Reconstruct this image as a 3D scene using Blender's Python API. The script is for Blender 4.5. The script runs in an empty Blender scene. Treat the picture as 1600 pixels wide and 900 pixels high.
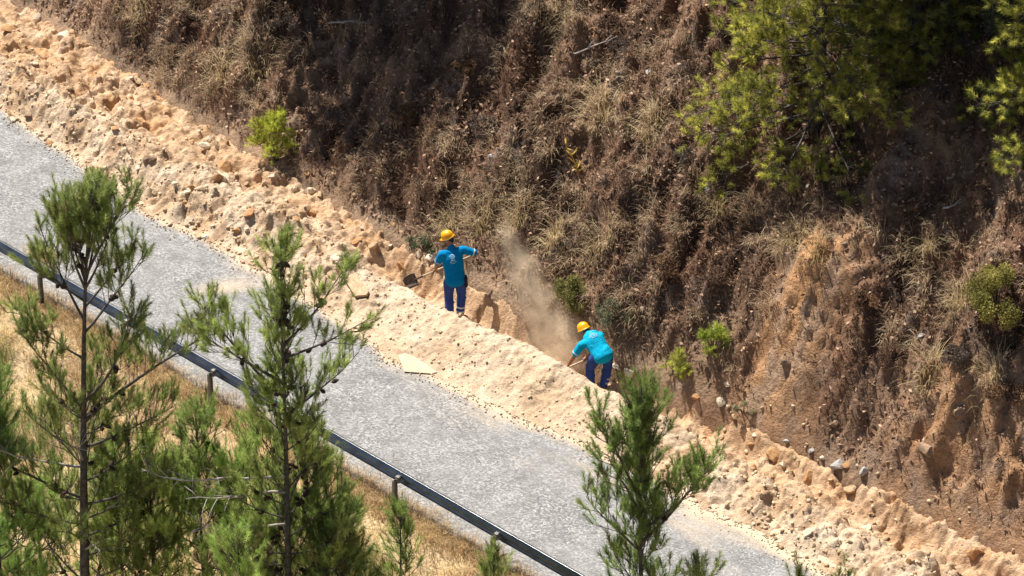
import bpy, math, random
import numpy as np
from mathutils import Vector, Matrix, Quaternion
from mathutils.bvhtree import BVHTree

S = bpy.context.scene
COL = S.collection
R = math.radians
random.seed(7)
rng = np.random.default_rng(7)

# ------------------------------------------------------------------ camera
PITCH, DIST, PXM = R(32), 70.0, 85.0
cam = bpy.data.cameras.new('camera')
cam.sensor_width = 36
cam.lens = 36 * PXM * DIST / 1600
cam.clip_end = 1000
camo = bpy.data.objects.new('camera', cam)
COL.objects.link(camo)
CP = np.array([0, -DIST * math.cos(PITCH), DIST * math.sin(PITCH)])
camo.location = CP
camo.rotation_euler = (math.pi / 2 - PITCH, 0, 0)
S.camera = camo
CF = np.array([0, math.cos(PITCH), -math.sin(PITCH)])
CU = np.array([0, math.sin(PITCH), math.cos(PITCH)])
CR = np.array([1.0, 0, 0])

# ------------------------------------------------------------------ light
SUN = Vector((-0.33, 0.37, 0.868)).normalized()
w = bpy.data.worlds.new('World')
S.world = w
w.use_nodes = True
nt = w.node_tree
sky = nt.nodes.new('ShaderNodeTexSky')
sky.sky_type = 'NISHITA'
sky.sun_disc = False
sky.sun_elevation = math.asin(SUN.z)
sky.sun_rotation = math.atan2(SUN.x, SUN.y)
sky.air_density = 1.0
sky.dust_density = 1.5
bg = nt.nodes['Background']
bg.inputs['Strength'].default_value = 0.055
nt.links.new(sky.outputs[0], bg.inputs[0])
sl = bpy.data.lights.new('sun', 'SUN')
sl.energy = 5.0
sl.angle = R(0.53)
sl.color = (1.0, 0.955, 0.88)
slo = bpy.data.objects.new('sun', sl)
slo.rotation_euler = (-SUN).to_track_quat('-Z', 'Y').to_euler()
COL.objects.link(slo)
S.view_settings.view_transform = 'Standard'
S.view_settings.look = 'None'
S.view_settings.exposure = 0.88
S.view_settings.gamma = 1.0
S.cycles.volume_step_rate = 1.0
S.cycles.max_bounces = 7
S.cycles.volume_bounces = 4
S.cycles.transparent_max_bounces = 6

# ------------------------------------------------------------------ noise
def _hash(ix, iy, seed):
    h = (ix.astype(np.int64) * 374761393 + iy.astype(np.int64) * 668265263 + seed * 982451653) & 0x7fffffff
    h = ((h ^ (h >> 13)) * 1274126177) & 0x7fffffff
    h = h ^ (h >> 16)
    return h
def perlin(x, y, seed=0):
    x = np.asarray(x, float); y = np.asarray(y, float)
    x, y = np.broadcast_arrays(x, y)
    ix = np.floor(x); iy = np.floor(y)
    fx = x - ix; fy = y - iy
    u = fx * fx * fx * (fx * (fx * 6 - 15) + 10); v = fy * fy * fy * (fy * (fy * 6 - 15) + 10)
    def g(ax, ay, dx, dy):
        a = _hash(ax, ay, seed) * (2 * math.pi / 0x7fffffff)
        return np.cos(a) * dx + np.sin(a) * dy
    a = g(ix, iy, fx, fy); b = g(ix + 1, iy, fx - 1, fy)
    c = g(ix, iy + 1, fx, fy - 1); d = g(ix + 1, iy + 1, fx - 1, fy - 1)
    return ((a * (1 - u) + b * u) * (1 - v) + (c * (1 - u) + d * u) * v) * 1.5
def fbm(x, y, seed=0, octs=4, gain=.5):
    s = 0; a = 1.0
    for i in range(octs):
        s = s + a * perlin(x * 2 ** i + 17.3 * i, y * 2 ** i - 9.1 * i, seed + i)
        a *= gain
    return s
def ridged(x, y, seed=0, octs=4, gain=.55):
    s = 0; a = 1.0
    for i in range(octs):
        s = s + a * (1 - 2 * np.abs(perlin(x * 2 ** i + 5.3 * i, y * 2 ** i + 3.1 * i, seed + i)))
        a *= gain
    return s
def worley(x, y, seed=0):
    x = np.asarray(x, float); y = np.asarray(y, float)
    x, y = np.broadcast_arrays(x, y)
    ix = np.floor(x); iy = np.floor(y)
    d1 = np.full(x.shape, 9.0); d2 = np.full(x.shape, 9.0); idv = np.zeros(x.shape)
    for i in (-1, 0, 1):
        for j in (-1, 0, 1):
            hx = _hash(ix + i, iy + j, seed) / 0x7fffffff
            hy = _hash(ix + i, iy + j, seed + 77) / 0x7fffffff
            d = np.hypot(ix + i + hx - x, iy + j + hy - y)
            closer = d < d1
            d2 = np.where(closer, d1, np.minimum(d2, d))
            idv = np.where(closer, _hash(ix + i, iy + j, seed + 5) / 0x7fffffff, idv)
            d1 = np.where(closer, d, d1)
    return d1, d2, idv
def sm(a, b, x):
    t = np.clip((np.asarray(x, float) - a) / (b - a), 0, 1)
    return t * t * (3 - 2 * t)

# ------------------------------------------------------------------ place: u runs along the road, v across it (uphill is +v)
TH = R(44.5)
DU = np.array([math.cos(TH), -math.sin(TH)])
DV = np.array([math.sin(TH), math.cos(TH)])
def to_xy(u, v):
    u = np.asarray(u, float); v = np.asarray(v, float)
    return u * DU[0] + v * DV[0], u * DU[1] + v * DV[1]
def to_uv(x, y):
    return x * DU[0] + y * DU[1], x * DV[0] + y * DV[1]

EDGE = np.array([(-40, -2.2), (-12.07, -2.26), (-9.14, -2.57), (-6.74, -2.93), (-5.22, -2.74), (-3.6, -2.76), (-1.19, -3.0), (.15, -3.17), (1.21, -3.01), (2.28, -2.96), (3.41, -2.84), (4.6, -2.63), (7.15, -2.67), (8.47, -2.54), (9.86, -2.68), (40, -2.6)])
FOOT = np.array([(-40, .5), (-14.46, .53), (-13.03, .37), (-10.71, .18), (-8.75, -.09), (-6.91, -.23), (-5.04, -.44), (-3.57, -.5), (-2.14, -.55), (-1.3, -.42), (.07, -.55), (1.49, -.62), (2.35, -.62), (3.66, -.45), (5.15, -.45), (7.19, -.26), (8.51, -.42), (10.09, -.34), (12.02, -.22), (40, -.2)])
VE = -6.40   # where the asphalt ends and the verge falls away
def road_edge(u):
    return np.interp(u, EDGE[:, 0], EDGE[:, 1]) + .06 * perlin(u * 1.9, 7.7, 4) + .05 * perlin(u * 4.7, 1.7, 5)
def foot(u):
    return np.interp(u, FOOT[:, 0], FOOT[:, 1])
def trench_v(u):
    return -1.06 + .16 * sm(-.4, 3.2, u) + .05 * perlin(u * .6, .4, 9)
def dirt(u, v):
    u = np.asarray(u, float); v = np.asarray(v, float)
    e = road_edge(u); vt = trench_v(u)
    dug = sm(-3.2, -1.4, u)
    depth = .40 * dug * (1 - .35 * sm(5.5, 8, u)) * (1 - .6 * np.exp(-((u - 1.6) / .5) ** 2) * 0)
    crest = .50 - .20 * sm(-5, -2, u) + .10 * np.exp(-((u - 2.2) / 1.0) ** 2) - .06 * sm(5, 8, u) + .07 * perlin(u * .8, 5.5, 12)
    vc = vt - .72 + .08 * perlin(u * 1.2, 8, 13)
    rise = crest * sm(0, 1, (v - e) / np.maximum(vc - e, .3)) ** .85
    lip = .04 + .10 * perlin(u * .7, 3, 14) + .12 * (1 - dug)
    floor_ = -depth + (1 - dug) * (.16 + .1 * perlin(u * .9, 1, 15))
    down = rise + (floor_ - crest) * sm(vc, vt - .24, v)
    up = down + (lip - floor_) * sm(vt + .18, vt + .50 + .05 * perlin(u * 2.1, 6, 16), v)
    z = up + (.10 - lip) * sm(vt + .6, .3, v)
    z = z - .10 * sm(0, .25, e - v)
    # the big pit left of the first worker
    z = z - .22 * np.exp(-(((u + 2.2) / .9) ** 2 + ((v + .95) / .35) ** 2))
    z = z - .35 * sm(.05, .45, v - foot(u))
    on = sm(-.02, .35, v - e)
    mid = sm(-1.8, -.6, u) * (1 - sm(4.5, 6.5, u))
    chunky = (1 - .45 * mid) * (1 - .52 * (sm(-3.2, -1.6, u) * (1 - sm(4.5, 6.5, u))) * (1 - sm(-.35, .1, v - vt)))
    d1, d2, idv = worley(u * 2.3 + .7 * perlin(u * 2, v * 2, 31), v * 2.3 + .7 * perlin(u * 2, v * 2, 32), 21)
    clod = (idv - .4) * sm(.03, .22, d2 - d1)
    e1, e2, ide = worley(u * 7.3, v * 7.3, 23)
    clod2 = (ide - .4) * sm(.03, .2, e2 - e1)
    z = z + on * (chunky * (.26 * clod * sm(-.3, .25, perlin(u * .9, v * .9, 45)) + .10 * clod2 + .12 * fbm(u * 1.7, v * 1.7, 41, 4)) + .026 * fbm(u * 7, v * 7, 42, 4) + .03 * perlin(u * 3.1, v * 2.7, 47) + .012 * perlin(u * 26, v * 26, 43))
    return z
def cut(u):   # 1 where the bank is a bare steep cut
    return np.exp(-((u - 6.6) / 1.25) ** 2)
def hill(u, v):
    u = np.asarray(u, float); v = np.asarray(v, float)
    s = v - foot(u)
    g1 = 1.0 + .25 * sm(-4, 0, u) + .85 * cut(u) + .35 * sm(8, 10, u)
    w1 = 1.25
    sp = np.maximum(s, 0)
    z = .12 + g1 * np.minimum(sp, w1) - 3.0 * np.maximum(-s, 0)
    t = np.maximum(sp - w1, 0)
    g2 = .80 - .10 * cut(u)
    z = z + g2 * np.minimum(t, 12) + .45 * np.maximum(t - 12, 0)
    on = sm(0, .5, s)
    far = sm(14, 30, v)
    # gullies and buttresses that run down the bank
    z = z + on * (.34 * perlin(u * .55 + .25 * v, v * .22, 52) * (1 - .7 * cut(u)) + .30 * (1 - .6 * cut(u)) * ridged(u * .8 + .3 * v, v * .42, 53, 3) * sm(.2, 1.4, s))
    z = z + on * (.24 * fbm(u * 1.5, v * 1.2, 54, 4) * (1 - .5 * cut(u)) + .09 * ridged(u * 3.0, v * 2.7, 58, 3))
    z = z - sm(.2, 1.4, s) * (.55 * np.exp(-((u + 5.0 + .25 * v) / 1.1) ** 2) + .35 * np.exp(-((u - 4.6 + .2 * v) / .6) ** 2) - .25 * np.exp(-((u + 8.2 + .2 * v) / 1.2) ** 2))
    h1, h2, hid = worley(u * 2.0 + .7 * perlin(u * 2, v * 2, 131), v * 1.7 + .7 * perlin(u * 2, v * 2, 132), 121)
    k1, k2, kid = worley(u * 4.6, v * 4.0, 123)
    z = z + on * (1 - .6 * cut(u)) * (.22 * (hid - .45) * sm(.03, .3, h2 - h1) + .10 * (kid - .45) * sm(.03, .25, k2 - k1))
    # layered rock: steps across the cut and the outcrops right of it
    strat = np.maximum(cut(u), .8 * sm(8.2, 9.5, u)) * (1 - sm(2.4, 3.4, s))
    zz = z / .34 + .8 * perlin(u * .7, v * .7, 60)
    stepped = (np.floor(zz) + sm(.25, .8, zz - np.floor(zz)) - (zz)) * .34
    z = z + on * strat * (.55 * stepped + .06 * fbm(u * 4, v * 4, 61, 3))
    return z + far * 1.5 * fbm(u * .06, v * .06, 66, 3)
def verge(u, v):
    u = np.asarray(u, float); v = np.asarray(v, float)
    s = VE - v
    z = -.03 - .50 * np.maximum(s - .25, 0) + .35 * np.maximum(s - 14, 0)
    z = z + sm(0, .8, s) * (.12 * fbm(u * .9, v * .9, 70, 4) + .03 * fbm(u * 5, v * 5, 71, 2)) + sm(10, 30, s) * 1.5 * fbm(u * .07, v * .07, 72, 3)
    return z
def ground(u, v):
    u = np.asarray(u, float); v = np.asarray(v, float)
    z = np.where(v < VE, verge(u, v), 0.0)
    z = np.where((v > -3.8) & (v < .9), np.maximum(dirt(u, v), np.where(v < -1.95, 0.0, -9)), z)
    return np.where(v > -.95, np.maximum(z * (v <= .9) - 9 * (v > .9), hill(u, v)), z)

def ray_dir(px, py):
    d = CF * DIST * PXM + CR * (px - 800) + CU * (450 - py)
    return d / np.linalg.norm(d)
def on_ground(px, py):
    d = ray_dir(px, py)
    t = np.linspace(48, 88, 2600)
    P = CP[None] + t[:, None] * d[None]
    u, v = to_uv(P[:, 0], P[:, 1])
    k = np.argmax(P[:, 2] < ground(u, v))
    p = P[k]
    return float(u[k]), float(v[k]), Vector(p)
def pt(u, v, dz=0.0):
    x, y = to_xy(u, v)
    return Vector((float(x), float(y), float(ground(u, v)) + dz))
def project(p):
    q = np.array(p) - CP
    z = q @ CF
    return 800 + PXM * DIST * (q @ CR) / z, 450 - PXM * DIST * (q @ CU) / z
def column(px, v):
    lo, hi = -30.0, 30.0
    for _ in range(40):
        m = (lo + hi) / 2
        if project(pt(m, v))[0] < px: lo = m
        else: hi = m
    return pt(lo, v)
def height_to(base, py):
    lo, hi = 0.0, 25.0
    for _ in range(40):
        m = (lo + hi) / 2
        if project(base + Vector((0, 0, m)))[1] > py: lo = m
        else: hi = m
    return lo

# ------------------------------------------------------------------ objects
def tag(o, label=None, cat=None, group=None, kind=None):
    if label: o['label'] = label
    if cat: o['category'] = cat
    if group: o['group'] = group
    if kind: o['kind'] = kind
    return o
def link(name, me, m=None, parent=None, loc=None):
    o = bpy.data.objects.new(name, me)
    COL.objects.link(o)
    if m is not None and len(me.materials) == 0: me.materials.append(m)
    if loc is not None: o.location = loc
    if parent is not None: o.parent = parent
    return o
def empty(name, loc, rz=0):
    o = bpy.data.objects.new(name, None)
    COL.objects.link(o)
    o.location = loc
    o.rotation_euler = (0, 0, rz)
    o.empty_display_size = .2
    return o
def np_mesh(name, V, F, cols=None, smooth=False):
    V = np.asarray(V, np.float32); F = np.asarray(F, np.int32)
    me = bpy.data.meshes.new(name)
    n, k = F.shape
    me.vertices.add(len(V)); me.vertices.foreach_set('co', V.ravel())
    me.loops.add(n * k); me.loops.foreach_set('vertex_index', F.ravel())
    me.polygons.add(n)
    me.polygons.foreach_set('loop_start', np.arange(0, n * k, k, dtype=np.int32))
    if smooth: me.polygons.foreach_set('use_smooth', np.ones(n, bool))
    me.update(calc_edges=True)
    if cols is not None:
        a = me.color_attributes.new('Col', 'FLOAT_COLOR', 'POINT')
        c = np.ones((len(V), 4), np.float32); c[:, :3] = cols
        a.data.foreach_set('color', c.ravel())
    return me
class MB:
    """collects tubes, boxes and lathes for one mesh"""
    def __init__(s): s.v = []; s.f = []
    def add(s, V, F):
        o = len(s.v); s.v += [tuple(p) for p in V]; s.f += [tuple(i + o for i in f) for f in F]
    def tube(s, pts, rad, n=6, cap=True):
        pts = [Vector(p) for p in pts]
        if not hasattr(rad, '__len__'): rad = [rad] * len(pts)
        V = []; F = []
        ref = None
        for i, p in enumerate(pts):
            t = (pts[min(i + 1, len(pts) - 1)] - pts[max(i - 1, 0)]).normalized()
            if ref is None: ref = t.orthogonal().normalized()
            ref = (ref - t * ref.dot(t)).normalized()
            b = t.cross(ref)
            for k in range(n):
                a = 2 * math.pi * k / n
                V.append(p + (ref * math.cos(a) + b * math.sin(a)) * rad[i])
        for i in range(len(pts) - 1):
            for k in range(n):
                F.append((i * n + k, i * n + (k + 1) % n, (i + 1) * n + (k + 1) % n, (i + 1) * n + k))
        if cap:
            F.append(tuple(range(n - 1, -1, -1))); F.append(tuple((len(pts) - 1) * n + k for k in range(n)))
        s.add(V, F)
    def box(s, c, size, M=None):
        V = [Vector(((i - .5) * size[0], (j - .5) * size[1], (k - .5) * size[2])) for i in (0, 1) for j in (0, 1) for k in (0, 1)]
        if M is not None: V = [M @ p for p in V]
        s.add([p + Vector(c) for p in V], [(0, 1, 3, 2), (4, 6, 7, 5), (0, 4, 5, 1), (2, 3, 7, 6), (0, 2, 6, 4), (1, 5, 7, 3)])
    def build(s, name, m, parent=None, smooth=True, loc=None):
        me = bpy.data.meshes.new(name)
        me.from_pydata(s.v, [], s.f)
        me.update()
        if smooth: me.polygons.foreach_set('use_smooth', np.ones(len(me.polygons), bool))
        return link(name, me, m, parent, loc)

# ------------------------------------------------------------------ materials
class NT:
    def __init__(s, name):
        s.m = bpy.data.materials.new(name); s.m.use_nodes = True
        s.t = s.m.node_tree; s.b = s.t.nodes['Principled BSDF']; s.out = s.t.nodes['Material Output']
        s.co = s.n('ShaderNodeTexCoord').outputs['Object']
    def n(s, t, **kw):
        nd = s.t.nodes.new(t)
        for k, v in kw.items(): setattr(nd, k, v)
        return nd
    def l(s, a, b): s.t.links.new(a, b)
    def noise(s, scale, detail=4, rough=.55, co=None):
        nd = s.n('ShaderNodeTexNoise'); nd.inputs['Scale'].default_value = scale
        nd.inputs['Detail'].default_value = detail; nd.inputs['Roughness'].default_value = rough
        s.l(co or s.co, nd.inputs['Vector']); return nd.outputs['Fac']
    def vor(s, scale, out='Distance', feature='F1'):
        nd = s.n('ShaderNodeTexVoronoi', feature=feature); nd.inputs['Scale'].default_value = scale
        s.l(s.co, nd.inputs['Vector']); return nd.outputs[out]
    def ramp(s, x, stops):
        nd = s.n('ShaderNodeValToRGB'); e = nd.color_ramp.elements
        while len(e) < len(stops): e.new(.5)
        for i, (p, c) in enumerate(stops):
            e[i].position = p; e[i].color = (*c, 1) if len(c) == 3 else c
        s.l(x, nd.inputs[0]); return nd.outputs[0]
    def mix(s, f, a, b, mode='MIX'):
        nd = s.n('ShaderNodeMix', data_type='RGBA', blend_type=mode)
        for sock, val in ((nd.inputs[0], f), (nd.inputs[6], a), (nd.inputs[7], b)):
            if isinstance(val, (int, float)): sock.default_value = val
            elif isinstance(val, tuple): sock.default_value = (*val, 1)
            else: s.l(val, sock)
        return nd.outputs[2]
    def math(s, op, a, b=0.0):
        nd = s.n('ShaderNodeMath', operation=op)
        for sock, val in ((nd.inputs[0], a), (nd.inputs[1], b)):
            if isinstance(val, (int, float)): sock.default_value = val
            else: s.l(val, sock)
        return nd.outputs[0]
    def attr(s, name='Col'):
        nd = s.n('ShaderNodeAttribute', attribute_name=name); return nd.outputs['Color']
    def bump(s, h, dist=.02, strength=1.0):
        nd = s.n('ShaderNodeBump'); nd.inputs['Distance'].default_value = dist; nd.inputs['Strength'].default_value = strength
        s.l(h, nd.inputs['Height']); s.l(nd.outputs[0], s.b.inputs['Normal'])
    def base(s, c, rough=.9, metal=0.0, spec=.3):
        if isinstance(c, tuple): s.b.inputs['Base Color'].default_value = (*c, 1)
        else: s.l(c, s.b.inputs['Base Color'])
        s.b.inputs['Roughness'].default_value = rough
        s.b.inputs['Metallic'].default_value = metal
        s.b.inputs['Specular IOR Level'].default_value = spec
        return s
def simple(name, c, rough=.7, metal=0.0, var=.25, scale=12, spec=.3, bump=0.0):
    t = NT(name)
    f = t.noise(scale, 4)
    lo = tuple(x * (1 - var) for x in c); hi = tuple(min(1, x * (1 + var)) for x in c)
    t.base(t.ramp(f, [(.3, lo), (.7, hi)]), rough, metal, spec)
    if bump: t.bump(f, bump)
    return t.m
def leafy(name, trans=.35, rough=.6):
    t = NT(name)
    c = t.attr()
    t.base(c, rough, 0, .25)
    tr = t.n('ShaderNodeBsdfTranslucent'); t.l(c, tr.inputs[0])
    mx = t.n('ShaderNodeMixShader'); mx.inputs[0].default_value = trans
    t.l(t.b.outputs[0], mx.inputs[1]); t.l(tr.outputs[0], mx.inputs[2]); t.l(mx.outputs[0], t.out.inputs[0])
    return t.m
M = {}
# asphalt: worn chip seal, pale stones set in grey binder, tan dust towards the spoil
t = NT('chip_seal')
uv = t.n('ShaderNodeSeparateXYZ'); t.l(t.co, uv.inputs[0])
vor_c = t.vor(36, 'Color'); vor_d = t.vor(36)
sp = t.n('ShaderNodeSeparateColor'); t.l(vor_c, sp.inputs[0])
speck = t.ramp(sp.outputs[0], [(0, (.10, .098, .096)), (.3, (.165, .162, .16)), (.7, (.255, .25, .244)), (1, (.40, .39, .375))])
wear = t.noise(.7, 5, .6)
c = t.mix(t.ramp(wear, [(.38, (0, 0, 0)), (.68, (1, 1, 1))]), speck, t.mix(.5, speck, (.29, .28, .268)))
dark = t.noise(2.2, 5, .65)
c = t.mix(t.ramp(dark, [(.42, (0, 0, 0)), (.72, (.6, .6, .6))]), c, (.105, .102, .10))
dn = t.math('MULTIPLY', t.attr('Col'), 1.0)
grain = t.noise(26, 4, .7)
dust = t.math('MULTIPLY', t.math('ADD', dn, t.math('MULTIPLY', t.math('SUBTRACT', grain, .5), .9)), dn)
dsep = t.ramp(dust, [(.05, (0, 0, 0)), (.55, (1, 1, 1))])
c = t.mix(dsep, c, (.52, .40, .27))
t.base(c, .85, 0, .35)
t.bump(vor_d, .012, .8)
M['asphalt'] = t.m
# dirt and rubble
def earth(name, fine, bd, mottled=.35):
    t = NT(name)
    a = t.attr()
    n1 = t.noise(5, 6, .65); n2 = t.noise(fine, 4, .7)
    c = t.mix(1.0, a, t.ramp(n1, [(.25, (1 - mottled,) * 3), (.75, (1 + mottled * .6,) * 3)]), 'MULTIPLY')
    c = t.mix(1.0, c, t.ramp(n2, [(.28, (.62, .58, .55)), (.5, (1, 1, 1)), (.75, (1.18, 1.18, 1.18))]), 'MULTIPLY')
    t.base(c, .95, 0, .15)
    h = t.math('ADD', t.math('MULTIPLY', n2, .6), t.noise(fine * .35, 5, .6))
    t.bump(h, bd, 1.0)
    return t.m
M['dirt'] = earth('excavated_dirt', 34, .035)
M['hill'] = earth('hill_earth', 22, .06, .5)
M['verge'] = earth('verge_earth', 18, .05, .4)
M['rock'] = earth('rock_stone', 20, .02, .25)
M['needles'] = leafy('pine_needles', .48)
M['grass'] = leafy('dry_grass', .3, .7)
M['leaves'] = leafy('shrub_leaves', .35)
t = NT('bark')
t.base(t.ramp(t.noise(14, 6, .7), [(.3, (.035, .03, .027)), (.7, (.16, .14, .125))]), .95, 0, .1); t.bump(t.noise(30, 4), .02)
M['bark'] = t.m
M['dead'] = simple('dead_wood', (.36, .32, .29), .9, var=.4)
M['cone'] = simple('pine_cone', (.055, .033, .022), .8, var=.4, scale=60, bump=.01)
M['galv'] = simple('galvanised_steel', (.20, .21, .22), .3, .95, .3, 5, .5)
M['post'] = simple('post_steel', (.25, .235, .22), .6, .4, .35, 9, .4)
M['bolt'] = simple('bolt_steel', (.6, .6, .6), .35, .9, .1)
def cloth(name, c, var=.14):
    t = NT(name)
    t.base(t.ramp(t.noise(9, 4), [(.3, tuple(x * (1 - var) for x in c)), (.7, tuple(x * (1 + var) for x in c))]), .9, 0, .1)
    t.bump(t.math('ADD', t.noise(14, 3), t.math('MULTIPLY', t.noise(120, 2), .15)), .018)
    return t.m
M['shirt'] = cloth('turquoise_cotton_shaded', (.0, .19, .43))  # shirt cloth with the shade on an upright back put into its colour
M['shirt_lit'] = cloth('turquoise_cotton_lit', (.004, .335, .52))  # brighter copy of the same cloth, sunlight on a bent back in its colour
M['trouser'] = cloth('navy_cotton', (.035, .070, .25))
M['stripe'] = simple('reflective_tape', (.50, .53, .60), .5, 0, .15, 30)
M['print'] = simple('white_print', (.26, .50, .64), .8, 0, .05)
M['skin'] = simple('tanned_skin', (.36, .17, .095), .6, 0, .12, 20)
M['hair'] = simple('dark_hair', (.015, .012, .01), .7, 0, .3, 80)
M['boot'] = simple('dusty_leather', (.20, .14, .09), .9, 0, .4, 20)
M['pouch'] = simple('dark_canvas', (.012, .014, .03), .85, 0, .3)
t = NT('helmet_plastic'); t.base(t.mix(t.ramp(t.noise(9, 5), [(.5, (0, 0, 0)), (.8, (.5, .5, .5))]), (.88, .38, .0), (.80, .40, .04)), .38, 0, .5); M['helmet'] = t.m
M['wood'] = simple('worn_ash_handle', (.50, .38, .25), .7, 0, .25, 18)
M['blade'] = simple('rusty_steel', (.13, .095, .07), .65, .5, .45, 20, .4)
M['slab'] = simple('pale_slab', (.50, .40, .27), .95, 0, .1, 9, bump=.01)

# ------------------------------------------------------------------ setting: ground sheets
def axis(parts):
    out = []
    for a, b, st in parts:
        out.append(np.arange(a, b - 1e-6, st))
    out.append(np.array([parts[-1][1]]))
    return np.concatenate(out)
def sheet(name, us, vs, fn, colfn, mat):
    U, Vv = np.meshgrid(us, vs, indexing='xy')
    Z = fn(U, Vv)
    X, Y = to_xy(U, Vv)
    V = np.stack([X, Y, Z], -1).reshape(-1, 3)
    nu, nv = len(us), len(vs)
    i = np.arange(nv - 1)[:, None] * nu + np.arange(nu - 1)[None]
    F = np.stack([i, i + 1, i + nu + 1, i + nu], -1).reshape(-1, 4)
    me = np_mesh(name, V, F, colfn(U, Vv, Z).reshape(-1, 3), True)
    return tag(link(name, me, mat), kind='structure')
def lerp(a, b, f):
    f = np.asarray(f)[..., None]
    return np.asarray(a) * (1 - f) + np.asarray(b) * f

def road_dust(u, v, z):
    d = v - road_edge(u)
    f = np.exp(np.minimum(0, d + .02) / .16) * .85
    f = f + .42 * np.exp(-(((u + 3.75 - .5 * (v + 3.6)) / .35) ** 2 + ((v + 3.7) / .7) ** 2)) + .2 * np.exp(-((u + 4.0) / .9) ** 2) * sm(-5.2, -3.2, v)
    f = f + .12 * sm(.2, .7, fbm(u * .5, v * .35, 80, 3)) + .42 * sm(-5.0, -3.2, v) * sm(-1, 3, u) * (.6 + .8 * fbm(u * .35, v * 1.6, 82, 3))
    f = f + .75 * sm(VE + .3, VE - .05, v)
    return np.repeat(np.clip(f, 0, 1)[..., None], 3, -1)
sheet('road', axis([(-70, -15, 2), (-15, 15, .08), (15, 71, 2)]), axis([(VE - .07, -1.95, .08)]), lambda u, v: 0 * u + .012 * perlin(u * .5, v * .5, 81) - .012, road_dust, M['asphalt'])

SAND, PALE, ORANGE, RUST = (.50, .355, .23), (.595, .465, .335), (.51, .285, .135), (.36, .20, .10)
def dirt_col(u, v, z):
    vt = trench_v(u)
    f = .5 + .55 * fbm(u * .8, v * 1.1, 90, 4)
    c = lerp(SAND, PALE, np.clip(f, 0, 1))
    mid = sm(-3.5, -2, u) * (1 - sm(4, 6, u))
    c = lerp(c, PALE, .55 * mid * np.exp(-((v - vt + .75) / .35) ** 2))
    o = np.clip(sm(-.35, .2, v - vt) * .55 + .5 * sm(.05, .55, fbm(u * .9, v * .9, 92, 3)) * (1 - mid), 0, .85)
    c = lerp(c, ORANGE, o * (.6 + .4 * sm(-.3, .4, perlin(u * 2, v * 2, 93))))
    c = lerp(c, (.33, .205, .115), .7 * sm(.1, .6, fbm(u * 2.6, v * 2.6, 94, 3)) * (1 - .6 * mid))
    return c
sheet('spoil_bank', axis([(-40, -15, .4), (-15, 15, .026), (15, 40.2, .4)]), axis([(-3.6, .95, .026)]), dirt, dirt_col, M['dirt'])

def litter(u, v):   # 0 pale stony, 1 dark brushy
    return sm(-.35, .45, fbm(u * .5 + .2 * v, v * .5, 100, 4))
def hill_col(u, v, z):
    c = lerp((.25, .155, .10), (.080, .048, .032), litter(u, v))
    c = lerp(c, (.20, .105, .064), .7 * sm(0, .6, fbm(u * .9, v * .9, 101, 3)))
    c = lerp(c, (.24, .205, .18), .35 * sm(.2, .6, fbm(u * 1.6 + 9, v * 1.6, 102, 3)))
    s = v - foot(u)
    bare = np.clip(1.2 * np.exp(-((u - 6.4) / .72) ** 2) * sm(-.2, .1, s) * (1 - sm(1.5, 2.2, s + .3 * perlin(u * 1.5, v * 1.5, 103))) + .65 * sm(8.2, 9.6, u) * (1 - sm(.8, 1.7, s)), 0, 1)
    bare = bare * (.65 + .35 * sm(-.3, .3, fbm(u * 1.4, v * 1.4, 104, 3)))
    c = lerp(c, lerp((.52, .285, .14), (.42, .275, .18), sm(-.2, .5, fbm(u * 2, v * 3, 105, 3))), bare)
    c = lerp(c, (.40, .28, .18), .6 * (1 - sm(.0, .55, s + .2 * perlin(u, v, 106))) * (1 - .5 * sm(3, 6, u)))
    return c
sheet('hillside', axis([(-90, -16, 2), (-16, 16, .05), (16, 91, 2)]), axis([(-.95, 8.5, .05), (8.5, 16, .3), (16, 90, 2)]), hill, hill_col, M['hill'])

def verge_col(u, v, z):
    c = lerp((.50, .37, .21), (.62, .48, .29), sm(-.4, .4, fbm(u * .9, v * .9, 110, 4)))
    c = lerp(c, (.27, .165, .09), .6 * sm(.1, .6, fbm(u * .8 + 3, v * .8, 111, 3)))
    return c
sheet('verge_slope', axis([(-90, -16, 2), (-16, 16, .1), (16, 91, 2)]), axis([(-90, -24, 2), (-24, -14, .4), (-14, VE + .15, .1)]), verge, verge_col, M['verge'])

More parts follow.
